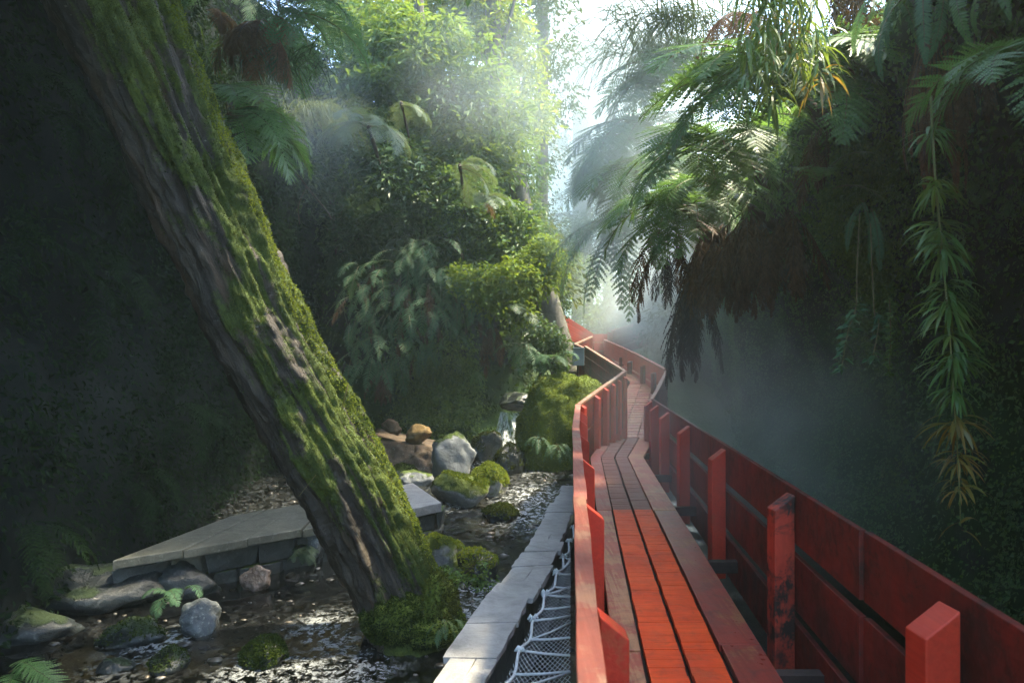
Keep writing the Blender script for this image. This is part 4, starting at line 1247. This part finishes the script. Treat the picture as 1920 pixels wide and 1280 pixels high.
tree('faint pale tree far behind the slender hazy one', [P(1046, 600, 52), P(1050, 250, 52), P(1052, -300, 52)], .6, .35,
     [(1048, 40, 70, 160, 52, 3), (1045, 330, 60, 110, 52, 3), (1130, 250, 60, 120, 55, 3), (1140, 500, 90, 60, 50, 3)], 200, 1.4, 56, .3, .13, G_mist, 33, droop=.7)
tree('bare grey leaning trunk with leafy top standing before the far red fence', [P(1058, 700, 17.8), P(1043, 620, 17.7), P(1016, 530, 17.6), P(985, 410, 17.5), P(968, 320, 17.5)], .34, .20,
     [(975, 340, 45, 70, 17.6, .5), (1000, 430, 35, 50, 17.6, .4), (950, 300, 50, 50, 17.6, .5)], 46, .42, 60, .12, .055, G_bush, 35, bmat=M_barkm, droop=.45, limbs=5)
tree('broad hazy tree closing the lower part of the bright gap', [P(1140, 640, 33), P(1142, 480, 33), P(1146, 200, 33)], .3, .14,
     [(1135, 430, 75, 80, 33, 1.6), (1185, 370, 55, 90, 33, 1.6), (1085, 500, 55, 50, 33, 1.2), (1150, 260, 50, 70, 33, 1.2)], 190, .8, 62, .17, .075, G_mist, 39, droop=.6)
bush('undergrowth', 'misty bushes on the slope above the far walkway', 'bush', [(1130, 560, 60, 45, 28, 1.5), (1190, 545, 55, 50, 30, 1.5), (1080, 520, 40, 40, 27, 1), (1110, 600, 45, 22, 27, 1), (1190, 590, 40, 20, 29, 1)], 120, .6, 50, .17, .08, G_bushy, 37, P(1140, 640, 28), 8, extra=G_mist)

bush('undergrowth', 'misty bushes at the foot of the right cliff beyond the steam', 'bush', [(1240, 560, 50, 60, 26, 1.5), (1270, 600, 45, 60, 23, 1.2), (1225, 610, 40, 30, 26, 1)], 110, .6, 50, .18, .08, G_mist, 38, P(1250, 650, 25), 8, extra=G_bush)
# --- bushes on the middle cliff
bush('bush', 'dark glossy bush in the middle of the cliff, above the cluster of ferns', 'bush', [(720, 345, 65, 70, 15.7, .5), (800, 385, 95, 75, 15.6, .5), (880, 425, 80, 60, 15.6, .5), (740, 300, 60, 40, 15.8, .4)], 150, .42, 62, .14, .07, G_bushd, 41, P(800, 470, 16.4), 9, extra=G_bush)
bush('bush', 'pale leafed bush below the curled fern crown on the cliff', 'bush', [(905, 400, 75, 55, 15.3, .4), (950, 450, 50, 50, 15.4, .4), (860, 350, 45, 45, 15.5, .4)], 90, .38, 62, .125, .06, G_bush, 43, P(930, 480, 16.2), 7, extra=G_bushy)
bush('bush', 'yellow green fine leaved bush hanging over the dark hollow', 'bush', [(930, 545, 55, 32, 14.4, .35), (885, 520, 35, 28, 14.5, .3), (965, 515, 40, 28, 14.4, .3), (965, 575, 35, 18, 14.3, .3)], 110, .26, 60, .095, .05, G_bushy, 45, P(930, 600, 15.8), 7, tilt=1.0, flat=.4, extra=G_bush)
bush('bush', 'light green rounded bush against the bare leaning trunk', 'bush', [(1005, 505, 42, 38, 14.8, .3), (1020, 480, 28, 25, 14.8, .3)], 70, .26, 56, .09, .048, G_bushy, 47, P(1000, 560, 15.8), 5, tilt=1.0, flat=.4, extra=G_bush)
bush('bush', 'dim olive bush on the shadowed left shoulder of the cliff', 'bush', [(640, 250, 45, 110, 17.2, .6), (600, 330, 40, 120, 17.4, .6), (660, 420, 35, 80, 17, .4)], 120, .5, 50, .16, .07, G_bushd, 49, P(630, 480, 17.6), 7)
bush('bush', 'small dark bush at the cliff foot beside the grey box', 'bush', [(1000, 640, 40, 45, 15.6, .4), (1035, 655, 25, 35, 15.4, .3)], 60, .3, 60, .09, .045, G_bushd, 51, P(1010, 710, 16), 4, extra=G_bush)

# --- ferns of the middle cliff
FC = 'ferns hanging on the middle cliff'
for lab, px, py, d, sc, n, az, st in (
        ('lone fern highest in the cluster, spreading above the others', 790, 470, 15.0, 1.0, 9, (95, 265), B_blue),
        ('broad fern at the left end of the cluster, over the dark gap', 705, 515, 14.9, 1.0, 9, (70, 240), B_blue),
        ('big drooping fern at the centre of the cluster with long fronds', 775, 560, 14.7, 1.15, 10, (110, 250), B_hang),
        ('fern at the right end of the cluster, left of the yellow green bush', 850, 545, 14.8, .95, 9, (110, 280), B_hang),
        ('ragged fern low on the left side of the cluster with brown tips', 690, 580, 14.8, .85, 8, (80, 230), B_hang),
        ('small fern below the right end of the cluster', 872, 605, 14.9, .65, 7, (110, 260), B_hang),
        ('fern hanging lowest on the left, just above the brown dead bark', 702, 650, 14.6, .95, 6, (120, 240), B_hang),
        ('fern tucked between the centre and right ferns of the cluster', 812, 520, 14.9, .85, 8, (110, 260), B_blue),
        ('short fern fronds under the cluster, just above the creeper mound', 800, 640, 14.7, .6, 7, (110, 250), B_hang)):
    fern('fern', lab, PS(px, py, d), st, n + 16, sc * .82, az, (-30, 30), FC, spread=(.5, .3), extra=B_dead if n > 6 else None)
fern('tree_fern', 'pale feathery tree fern crown high on the left shoulder of the cliff', PS(690, 235, 14.2), B_tree, 13, .80, (80, 290), (-25, 8))
fern('tree_fern', 'pale fern crown curling over at the right of the cliff top', PS(862, 312, 14.0), B_tree, 9, .62, (-150, 10), (-30, 5))
fern('tree_fern', 'small fern crown among the dark boughs, above the pale feathery one', PS(752, 195, 14.6), B_tree, 7, .55, (-130, 20), (-20, 0))
fern('fern', 'tawny fern with dry orange fronds beside the curling crown', PS(905, 372, 14.1), B_tree, 8, .6, (-200, -40), (-30, 10), extra=B_deadr)
fern('fern', 'fern fringe arching in front of the far red fence, below the light bush', PS(965, 585, 14.3), B_tree, 6, .45, (-170, -40), (-10, 15))
fern('fern', 'shaded fern at the foot of the bare leaning trunk', PS(985, 650, 14.9), B_blue, 9, .75, (100, 290), (-15, 25))
fern('fern', 'shaded fern between the dark hollow and the grey box', PS(1035, 672, 14.8), B_treeb, 7, .42, (100, 300), (-15, 25))
fern('fern', 'little fern drooping over the dark hollow beside the creeper mound', PS(892, 700, 15.0), B_swordy, 6, .5, (110, 270), (-10, 30))
fern('fern', 'small fern growing low on the mossy dome by the stream', PS(1010, 822, 13.6), B_blue, 4, .38, (120, 230), (0, 35))
fern('fern', 'pale fern clump at the foot of the mossy dome, against the left fence', PS(1046, 835, 13.4), B_blue, 7, .42, (100, 260), (-10, 30), extra=B_deadr)
for lab, px, py, d, sc, n in (('brown dead fronds hanging under the left end of the fern cluster', 715, 690, 15.0, .75, 6), ('brown dead fronds hanging beside the dark hollow, under the yellow bush', 925, 610, 15.0, .95, 8), ('dry tan fronds hanging in the middle of the fern cluster', 815, 600, 14.8, .55, 4)):
    fern('dead_fern', lab, PS(px, py, d), B_dead, n, sc, (110, 250), (-5, 10), 'withered ferns', part='dead_frond')

# --- left side behind the trunk
fern('fern', 'silvery fern arching right from behind the leaning trunk', PS(432, 222, 9.4, .7), B_near, 14, 1.3, (-165, -25), (-18, 22), roll=18)
fern('fern', 'upright pair of pale fern fronds just above the silvery fern', PS(425, 215, 9.6, .7), B_treeb, 5, .55, (-120, -20), (10, 35))
fern('tree_fern', 'misty tree fern spreading over the russet fronds at the upper left', PS(520, 18, 9.8, .6), B_treeb, 13, 1.05, (-200, 20), (-22, 8))
fern('tree_fern', 'shaded tree fern behind the top of the leaning trunk', PS(420, -20, 10.8), B_treeb, 9, .9, (60, 300), (-30, 5))
fern('dead_fern', 'russet dead fronds hanging under the misty tree fern', PS(490, 45, 9.8, .5), B_deadr, 12, .95, (90, 280), (-25, 5), 'withered ferns', part='dead_frond')
fern('dead_fern', 'single russet frond drooping beside the leaning trunk near the top', PS(395, 25, 9.6, .5), B_deadr, 5, .8, (-140, -40), (-20, 0), 'withered ferns', part='dead_frond')
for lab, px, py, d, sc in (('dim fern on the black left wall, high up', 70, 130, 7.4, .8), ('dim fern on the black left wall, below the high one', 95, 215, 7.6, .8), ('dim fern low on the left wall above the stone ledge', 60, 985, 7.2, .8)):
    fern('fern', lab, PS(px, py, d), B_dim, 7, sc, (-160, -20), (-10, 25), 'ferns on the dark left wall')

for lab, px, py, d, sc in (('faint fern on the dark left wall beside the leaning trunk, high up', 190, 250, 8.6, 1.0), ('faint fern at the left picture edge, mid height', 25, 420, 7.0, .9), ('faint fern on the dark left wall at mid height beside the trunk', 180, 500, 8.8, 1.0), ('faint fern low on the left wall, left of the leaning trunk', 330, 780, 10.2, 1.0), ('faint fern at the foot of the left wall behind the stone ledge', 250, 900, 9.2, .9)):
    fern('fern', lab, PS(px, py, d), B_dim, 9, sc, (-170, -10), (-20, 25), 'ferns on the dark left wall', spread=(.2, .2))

def grass(label, pos, n, L, seed, spread=.5, mat=None, az=(-170, -10)):
    rg = np.random.default_rng(seed); V, Q = [], []
    for _ in range(n):
        a = R(rg.uniform(*az)) + math.pi / 2; b = Vector(pos) + Vector((rg.normal(0, spread), rg.normal(0, .12), rg.normal(0, .10)))
        l = L * rg.uniform(.5, 1.1); el = R(rg.uniform(-10, 60)); d = Vector((math.cos(a) * math.cos(el), math.sin(a) * math.cos(el), math.sin(el))); p = b; w = .006 * rg.uniform(.7, 1.4)
        s = Vector((d.y, -d.x, 0)).normalized(); i0 = len(V)
        for k in range(7):
            ww = w * (1 - (k / 6) ** 2) + .0006
            V += [p - s * ww, p + s * ww]; p = p + d * (l / 6); d = (d + Vector((0, 0, -.42))).normalized()
        Q += [(i0 + 2 * k, i0 + 2 * k + 1, i0 + 2 * k + 3, i0 + 2 * k + 2) for k in range(6)]
    o = put('grass_tuft', [tuple(v) for v in V], Q, None, mat or G_bam); return tag(o, label, 'grass')
grass('long dark grass hanging under the russet fronds by the trunk', PS(470, 115, 10.2), 420, .95, 3, .42, G_cover)
grass('wispy hanging grass at the far left wall beyond the russet fronds', PS(575, 215, 14.5), 300, 1.1, 4, .35, G_mist)
grass('pale grass hanging at the top beside the bamboo', PS(1290, 40, 10.5), 500, 1.4, 5, .55, G_mist, (10, 170))
grass('wispy grass hanging over the misty ferns on the right', PS(1250, 100, 12), 420, 1.5, 6, .45, G_mist, (10, 170))
tw = thing('bare_twig', 'thin bare twig hanging in the dark gap behind the trunk', 'twig', P(545, 330, 9.8))
MB().tube(spline([P(540, 300, 9.8), P(575, 350, 9.8), P(612, 395, 9.8), P(622, 412, 9.8)], 5), .008, 5).put('stem', M_stemd, tw)
MB().tube(spline([P(575, 350, 9.8), P(560, 385, 9.8), P(562, 420, 9.8)], 5), .006, 5).put('shoot', M_stemd, tw)

# --- right cliff
fern('fern', 'large glossy fern crown jutting from the right cliff, bamboo hanging before it', PS(1452, 150, 6.7, .7), B_near, 26, 1.36, (55, 235), (-20, 26), roll=16)
fern('fern', 'glossy fern just right of the large crown, fronds bending down', PS(1565, 135, 6.4, .9), B_near, 12, 1.1, (60, 230), (-14, 22), roll=14)
fern('fern', 'glossy fern hanging under the large crown on the left', PS(1345, 275, 8.0, .5), B_near, 17, 1.35, (80, 235), (-18, 20), roll=16)
fern('fern', 'lower fern above the blackened fronds, dripping over the mist', PS(1275, 395, 9.0, .5), B_near, 15, 1.25, (70, 230), (-18, 25), roll=14)
fern('fern', 'pale misty fern high beside the bright gap', PS(1275, 140, 11.8, .2), B_near, 16, 1.7, (50, 220), (-18, 14))
fern('fern', 'long misty fern curtain nearest the bright gap', PS(1225, 250, 11.6, .2), B_near, 18, 1.75, (60, 225), (-20, 14))
fern('fern', 'misty fern hanging between the curtain and the lower fern', PS(1245, 330, 10.6, .2), B_near, 16, 1.6, (70, 225), (-14, 20))
fern('fern', 'misty fern below the curtain, its tips over the walkway', PS(1165, 400, 12.0, .2), B_hang, 14, 1.7, (40, 240), (-14, 16))
fern('fern', 'misty fern leaning out farthest left of the curtain', PS(1150, 300, 12.4, .2), B_near, 10, 1.2, (40, 220), (-24, 4))
fern('fern', 'small bright fern sprig alone on the dark right cliff', PS(1548, 345, 6.4), B_near, 4, .52, (100, 260), (10, 50))
fern('fern', 'shaded narrow fern hanging right of the bright sprig', PS(1622, 380, 6.2), B_sword, 3, .85, (120, 220), (-30, -10))
fern('fern', 'blue green fern at the right edge of the picture', PS(1950, 110, 4.2, .7), B_near, 9, .7, (40, 200), (-20, 15))
HS = 'narrow fern fronds hanging from the top right'
for lab, px, py, sc, n, st in (('bright yellow green frond hanging at the top right, beside the brown cord', 1622, -10, .38, 1, B_swordy), ('narrow pale frond hanging longest, left of the russet strips', 1655, -25, .85, 2, B_sword), ('two pale strap fronds hanging before the russet strips', 1740, -40, .95, 2, B_sword), ('pale strap frond hanging left of the two before the russet strips', 1712, -50, .9, 2, B_sword), ('small light frond tip hanging near the top right corner', 1795, -45, .62, 1, B_swordy), ('three short leafy frond tips hanging at the top right corner', 1870, -60, .5, 3, B_swordy)):
    fern('hanging_fern', lab, PS(px, py, 5.2), st, n, sc, (70, 200), (-30, -5), HS, roll=25)
fern('dead_fern', 'curtain of russet thread-like fronds hanging at the upper right', PS(1745, 60, 5.5), B_red, 16, 1.05, (40, 220), (-30, -5), 'withered ferns', part='dead_frond')
fern('dead_fern', 'brown shaggy cord of dead fern hanging from the top', PS(1592, -90, 6.3), B_dead, 7, 1.25, (40, 220), (-40, -20), 'withered ferns', part='dead_frond')
fern('dead_fern', 'tan withered frond hanging near the right edge', PS(1850, 40, 4.9), B_dead, 4, .75, (60, 200), (-30, -10), 'withered ferns', part='dead_frond')
fern('dead_fern', 'russet withered fronds behind the hanging bamboo', PS(1395, 20, 7.2), B_deadr, 8, .9, (20, 220), (-40, 0), 'withered ferns', part='dead_frond')
fern('dead_fern', 'blackened fronds trailing lowest toward the right fence', PS(1292, 505, 9.2), B_black, 14, 1.35, (0, 360), (-10, 6), 'withered ferns', part='dead_frond', roll=6)
fern('dead_fern', 'blackened fronds hanging left of the lowest trailing ones', PS(1250, 470, 9.6), B_black, 8, .75, (0, 360), (-8, 6), 'withered ferns', part='dead_frond', roll=6)
fern('dead_fern', 'brown dead fronds hanging thickest under the large fern crown', PS(1400, 395, 7.9), B_dead, 18, 1.15, (0, 360), (-12, 8), 'withered ferns', part='dead_frond', roll=8)
fern('dead_fern', 'brown dead fronds hanging right of the thickest curtain', PS(1472, 400, 7.5), B_dead, 12, .9, (0, 360), (-12, 8), 'withered ferns', part='dead_frond', roll=8)
fern('dead_fern', 'tan dead frond hanging beside the glossy right fern', PS(1540, 235, 6.7), B_dead, 4, .75, (60, 240), (-20, 0), 'withered ferns', part='dead_frond')
fern('dead_fern', 'dark dead fronds hanging at the lower left edge of the overhang', PS(1325, 440, 8.8), B_dead, 12, 1.1, (0, 360), (-12, 8), 'withered ferns', part='dead_frond', roll=8)

fern('fern', 'glossy fern filling the edge of the overhang above the steam', PS(1335, 345, 8.4, .35), B_near, 14, 1.0, (40, 260), (-18, 20), roll=14)
fern('dead_fern', 'brown dead fronds edging the overhang beside the bright gap', PS(1300, 420, 9.0, .35), B_dead, 16, 1.1, (0, 360), (-12, 10), 'withered ferns', part='dead_frond', roll=8, spread=(.4, .15))

# bamboo
def lance_cluster(c, n, L, w, seed, down=.55, side=1.0, az=None):
    rg = np.random.default_rng(seed); V, Q = [], []
    for k in range(n):
        a = rg.uniform(0, 2 * np.pi) if az is None else R(rg.uniform(*az))
        el = rg.uniform(-.9, .25)
        d = Vector((math.cos(a) * math.cos(el) * side, math.sin(a) * math.cos(el) * .8, math.sin(el))).normalized()
        l = L * rg.uniform(.55, 1.1); p = Vector(c) + d * rg.uniform(.0, .04) + Vector((0, 0, rg.uniform(-.05, .04)))
        n_ = Vector((rg.normal(0, .4), rg.normal(0, .4), 1)); s = d.cross(n_).normalized(); i0 = len(V); ww0 = w * rg.uniform(.7, 1.25)
        for q in range(6):
            t = q / 5; ww = ww0 * (.18 + 1.2 * t if t < .3 else 1 * (1 - ((t - .3) / .7) ** 1.8) * .54) + .0006
            V += [p - s * ww, p + s * ww]; p = p + d * (l / 5); d = (d + Vector((0, 0, -down * .5))).normalized(); s = (s - d * s.dot(d)).normalized()
        Q += [(i0 + 2 * q, i0 + 2 * q + 1, i0 + 2 * q + 3, i0 + 2 * q + 2) for q in range(5)]
    return [tuple(v) for v in V], Q
bs = thing('bamboo', 'single bamboo stem hanging down the right side, with tiers of leaves', 'bamboo', P(1800, 985, 4.4))
sp = spline([P(1745, 180, 4.7), P(1752, 310, 4.6), P(1766, 470, 4.5), P(1780, 620, 4.45), P(1790, 770, 4.4), P(1798, 890, 4.4), P(1801, 985, 4.4)], 8)
MB().tube(sp, [.0085 * (1 - .75 * k / (len(sp) - 1)) for k in range(len(sp))], 7).put('stem', leaf_mat('bamboo stem', ((.10, .12, .03), (.16, .16, .04), (.2, .17, .05)), .35, .05), bs, smooth_=True)
for k, (px, py, n, L) in enumerate(((1752, 345, 26, .21), (1760, 425, 26, .23), (1768, 462, 30, .25), (1774, 535, 22, .21), (1779, 567, 34, .27), (1784, 622, 24, .22), (1788, 668, 34, .27), (1791, 735, 24, .21), (1793, 790, 20, .24), (1796, 852, 18, .20), (1798, 905, 14, .18))):
    V, Q = lance_cluster(P(px, py, 4.45), int(n * 1.5), L, .018, 60 + k); put('leaf_cluster', V, Q, None, G_bam if k < 8 else G_bamy, bs)
V, Q = lance_cluster(P(1800, 978, 4.4), 3, .20, .018, 5, .5, .5); put('leaf_cluster', V, Q, None, G_bamy, bs)
V, Q = lance_cluster(P(1745, 245, 4.7), 38, .24, .018, 77); put('leaf_cluster', V, Q, None, G_bam, bs)
bt = thing('bamboo', 'clump of bamboo hanging from the top in front of the large fern', 'bamboo', P(1450, 210, 5.6))
rd = random.Random(12)
for k in range(9):
    x0 = 1395 + 15 * k + rd.uniform(-8, 8); x1 = x0 + rd.uniform(-40, 30); y1 = rd.uniform(60, 225)
    dd = 5.6 + rd.uniform(-.3, .4)
    sp = spline([P(x0, -190, dd), P(x0 + (x1 - x0) * .4, -60, dd), P(x1, y1, dd)], 6)
    MB().tube(sp, [.006 * (1 - .8 * q / (len(sp) - 1)) for q in range(len(sp))], 5).put('stem', M_stem, bt)
    for q in range(3, len(sp), 1):
        V, Q = lance_cluster(sp[q], 12, .30, .017, 200 + k * 20 + q, .8, .7); put('leaf_cluster', V, Q, None, G_bam if rd.random() < .85 else G_bamy, bt)

def sprig(name, label, pts, leafs, mat, seed, L=.1, w=.035, cat='plant'):
    root = thing(name, label, cat, pts[0]); sp = spline(pts, 8)
    MB().tube(sp, .004, 5).put('stem', M_stem, root)
    rg = np.random.default_rng(seed); V = []
    idx = rg.integers(max(0, len(sp) - 17), len(sp), leafs); Pn = np.array([tuple(sp[i]) for i in idx]) + rg.normal(0, .012, (leafs, 3))
    a = rg.choice([-1, 1], leafs); D = np.c_[a * .9 + rg.normal(0, .25, leafs), rg.normal(-.2, .3, leafs), rg.normal(-.35, .3, leafs)]
    V, Q = leaf_quads(Pn, D, np.c_[rg.normal(0, .3, leafs), rg.normal(-.5, .3, leafs), np.ones(leafs)], L * rg.uniform(.6, 1.2, leafs), w * rg.uniform(.7, 1.2, leafs), .12, .15)
    put('leaf_spray', V, Q, None, mat, root)
sprig('climber', 'leafy sprig hanging in the dark, left of the long bamboo stem', [P(1612, 400, 5.6), P(1607, 500, 5.5), P(1605, 575, 5.4), P(1590, 620, 5.35), P(1578, 690, 5.3)], 46, G_fernb, 3, .10, .03)
sprig('climber', 'second smaller sprig just right of the leafy one', [P(1632, 420, 5.6), P(1636, 520, 5.5), P(1640, 590, 5.4), P(1648, 605, 5.35), P(1636, 672, 5.3)], 26, G_fernb, 4, .09, .028)
sprig('climber', 'short bright shoot low on the right cliff above the fence', [PS(1640, 870, 99, .05), PS(1655, 885, 99, .12), PS(1648, 910, 99, .14)], 14, G_bam, 5, .06, .03)
sprig('climber', 'tiny pale shoot on the cliff, left of the bright one', [PS(1505, 760, 99, .05), PS(1520, 772, 99, .12), PS(1528, 782, 99, .14)], 16, G_bush, 6, .07, .035)
sprig('climber', 'thin trailing vine hanging near the lower bamboo leaves', [P(1668, 560, 5.2), P(1670, 640, 5.2), P(1666, 700, 5.2)], 110, G_bush, 7, .035, .022)

# --- plants by the stream
p = W(322, 1160)
fern('fern', 'lone dark fern rising from the stream beside the splashed rock', p + Vector((0, .1, .10)), stock(3, 'frond', (G_fernb, M_stem), L=.46, W=.17, n=20, a0=lambda i: 80 - 4 * i, a1=lambda i: -80 - 5 * i, lobed=False, K=3, droop=.2, wf=.8, stalk=.25), 6, 1.0, (120, 250), (-10, 15))
p = W(575, 1060)
fern('fern', 'bright little ferns draped over the speckled rock left of the trunk', p + Vector((0, -.02, .22)), B_tree, 12, .20, (90, 270), (-30, 25), roll=20)
fern('fern', 'small fern at the mossy foot of the leaning trunk', PS(838, 1160, 6.45), B_blue, 7, .22, (100, 290), (-20, 30))
fern('fern', 'fern tip poking in at the lower left corner', PS(10, 1268, 4.6), B_near, 4, .42, (200, 300), (-10, 20))
sprig('sprouts', 'fresh green sprouts on the dark stream rock right of the trunk', [W(858, 1060) + Vector((0, .0, .26)), W(880, 1070) + Vector((0, -.1, .24)), W(905, 1085) + Vector((0, -.1, .2))], 40, G_bam, 9, .06, .045)
bush('creeper', 'low leafy creeper at the root of the leaning trunk', 'plant', [(845, 1080, 30, 14, 6.9, .15), (900, 1085, 22, 12, 7.5, .15)], 26, .09, 30, .035, .024, G_bush, 71, P(850, 1095, 6.95), 3, srad=.004)

# grey electrical box on the trunk by the far fence
bx = thing('metal_box', 'small grey metal box fixed beside the far walkway corner', 'box', P(1084, 680, 17.3))
c = P(1084, 653, 17.3); wv, hv = .135, .40
case = MB().box(c + Vector((0, -.09, 0)), c + Vector((0, .09, 0)), wv * 2, hv).put('case', simple_mat('grey paint', (.14, .17, .19), (.20, .24, .26), 3, .45, .1), bx, bevel=.012)
MB().box(c + Vector((0, -.12, .02)), c + Vector((0, .11, .02)), wv * 2.15, .03).put('lid', simple_mat('grey lid', (.20, .24, .26), (.26, .30, .32), 3, .4, .1), case, bevel=.006)
MB().tube([c + Vector((0, .05, -hv)), c + Vector((0, .05, -1.3))], .03, 8).put('conduit', M_stemd, bx)

# ------------------------------------------------------------------ ground cover on the cliffs (uncountable)
def cover(name, cl, n, L, W_, mat, seed, outw, test, hang=.7, lift=.05):
    rg = np.random.default_rng(seed); G = CL[cl]
    a, b = G.shape[0] - 1, G.shape[1] - 1
    e1 = G[1:, :-1] - G[:-1, :-1]; e2 = G[:-1, 1:] - G[:-1, :-1]
    nr = np.cross(e1, e2); ar = np.linalg.norm(nr, axis=2); nr = nr / np.maximum(ar[..., None], 1e-9)
    if outw > 0: nr = -nr
    c = (G[1:, :-1] + G[:-1, 1:]) / 2
    wgt = np.zeros_like(ar)
    for i in range(a):
        for j in range(b):
            q = c[i, j]
            if q[1] < 2.2 or q[2] > 10: continue
            px = 960 + q[0] / q[1] * F_PX; py = 660 - (q[2] - CAMZ) / q[1] * F_PX
            wgt[i, j] = max(0, test(px, py, q)) * ar[i, j] / q[1] ** .6
    wf = wgt.ravel(); k = rg.choice(len(wf), n, p=wf / wf.sum()); i, j = k // b, k % b
    u, v = rg.uniform(0, 1, (2, n))
    p = G[i, j] + e1[i, j] * u[:, None] + e2[i, j] * v[:, None]; N = nr[i, j]
    p = p + N * rg.uniform(0, lift * 2, (n, 1))
    D = N * .55 + rg.normal(0, .55, (n, 3)); D[:, 2] -= hang
    s = rg.uniform(.5, 1.3, n)
    V, Q = leaf_quads(p, D, N + rg.normal(0, .4, (n, 3)), L * s, W_ * s)
    o = put(name, V, Q, None, mat); o['kind'] = 'stuff'
def nse(q, f, s, o=.0): return max(0, fbm(q, f, 3, s) + o)
cover('creeper_cover', 'cliff_right', 105000, .05, .034, G_coverr, 5, 1, lambda px, py, q: (.12 + nse(q, 1.1, 2.2, .05)) if px > 1180 and q[2] > -.9 else 0, .7, .07)
cover('creeper_cover', 'cliff_right', 20000, .045, .034, G_bush, 6, 1, lambda px, py, q: 1.0 * math.exp(-((px - 1625) / 75) ** 2 - ((py - 420) / 190) ** 2) + .12 * nse(q, 1.4, 5) if px > 1300 and q[1] < 9.5 else 0, .7, .10)
cover('creeper_cover', 'cliff', 26000, .12, .06, G_cover, 7, -1, lambda px, py, q: .22 + nse(q, .9, 4) if 560 < px < 1100 else 0, .7, .15)
cover('creeper_mound', 'cliff', 13000, .085, .055, G_bush, 8, -1, lambda px, py, q: math.exp(-((px - 812) / 62) ** 4 - ((py - 728) / 85) ** 4), .6, .22)
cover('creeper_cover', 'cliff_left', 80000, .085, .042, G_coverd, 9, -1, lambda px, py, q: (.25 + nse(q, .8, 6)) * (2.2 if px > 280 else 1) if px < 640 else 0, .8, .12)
rg = np.random.default_rng(8)

# unseen tree added over the gorge, its boughs placed to block the sun
def rim(label, x0, x1, y0, y1, z0, z1, n, seed, trunk, mat=G_tree, L=.26):
    g = np.random.default_rng(seed); C = np.c_[g.uniform(x0, x1, n), g.uniform(y0, y1, n), g.uniform(z0, z1, n)]
    C = np.r_[C, np.c_[g.uniform(1.8, 4.2, 110), g.uniform(9.4, 12, 110), g.uniform(z0, z1, 110)]]; root = thing('shade_tree', label, 'tree', trunk[0]); V, Q = sprays(C, .9, 34, L, L * .45, seed, .4); put('crown', V, Q, None, mat, root)
    MB().tube(spline(trunk, 6), .3, 10).put('trunk', M_barkp, root, smooth_=True)
rim('unseen tree added above the right cliff, boughs placed as sun shade', 2.0, 4.8, 3.0, 6.2, 9.8, 11.8, 100, 91, [Vector((6.4, 4, 6.5)), Vector((5.4, 4, 9.0)), Vector((4.0, 4, 10.6))])

# ------------------------------------------------------------------ air
def volume(name, V, F, nodes, loc=(0, 0, 0)):
    me = bpy.data.meshes.new(name); me.from_pydata(V, [], F); me.update()
    o = link(name, me, None, loc); o['kind'] = 'stuff'; me.materials.append(nodes); return o
hz = bpy.data.materials.new('haze'); hz.use_nodes = True; t = hz.node_tree; t.nodes.clear()
ho = t.nodes.new('ShaderNodeOutputMaterial'); pv = t.nodes.new('ShaderNodeVolumePrincipled')
pv.inputs['Color'].default_value = (.76, .95, .90, 1); pv.inputs['Density'].default_value = HAZE_D; pv.inputs['Anisotropy'].default_value = .5
t.links.new(pv.outputs[0], ho.inputs['Volume'])
BX = (-420, 420, -130, 520, -3.5, 32)
x0, x1, y0, y1, z0, z1 = HAZE_BOX
V = [(x, y, z) for z in (z0, z1) for x, y in ((x0, y0), (x1, y0), (x1, y1), (x0, y1))]
F = [(3, 2, 1, 0), (4, 5, 6, 7), (0, 1, 5, 4), (1, 2, 6, 5), (2, 3, 7, 6), (3, 0, 4, 7)]
volume('haze', V, F, hz)
def steam(c, r, dens, seed, scale=1.3, lo=.42):
    m = NT('steam'); m.t.nodes.remove(m.out); m.out = m.t.nodes.new('ShaderNodeOutputMaterial')
    tc = m.n('TexCoord'); pos = tc.outputs['Object']
    ln = m.n('VectorMath', {0: pos}, operation='LENGTH').outputs['Value']
    fall = m.math('MAXIMUM', 0.0, m.math('SUBTRACT', 1.0, ln))
    gp = m.n('NewGeometry').outputs['Position']
    n = m.n('TexNoise', {'Vector': m.n('Mapping', {'Vector': gp, 'Location': (seed, seed * 2, 0)}).outputs[0], 'Scale': scale, 'Detail': 2, 'Roughness': .5, 'Distortion': .4}).outputs['Fac']
    k = m.math('MAXIMUM', 0.0, m.math('SUBTRACT', n, lo))
    d = m.math('MULTIPLY', m.math('MULTIPLY', fall, k), dens * 6)
    pv = m.n('VolumePrincipled', {'Color': (.88, .97, .95, 1), 'Density': d, 'Anisotropy': .4})
    m.t.links.new(pv.outputs[0], m.out.inputs['Volume'])
    bm = bmesh.new(); bmesh.ops.create_icosphere(bm, subdivisions=3, radius=1); me = bpy.data.meshes.new('steam'); bm.to_mesh(me); bm.free(); me.materials.append(m.m)
    o = link('steam', me, None, c); o.scale = r; o['kind'] = 'stuff'
for s in STEAM: steam(*s)
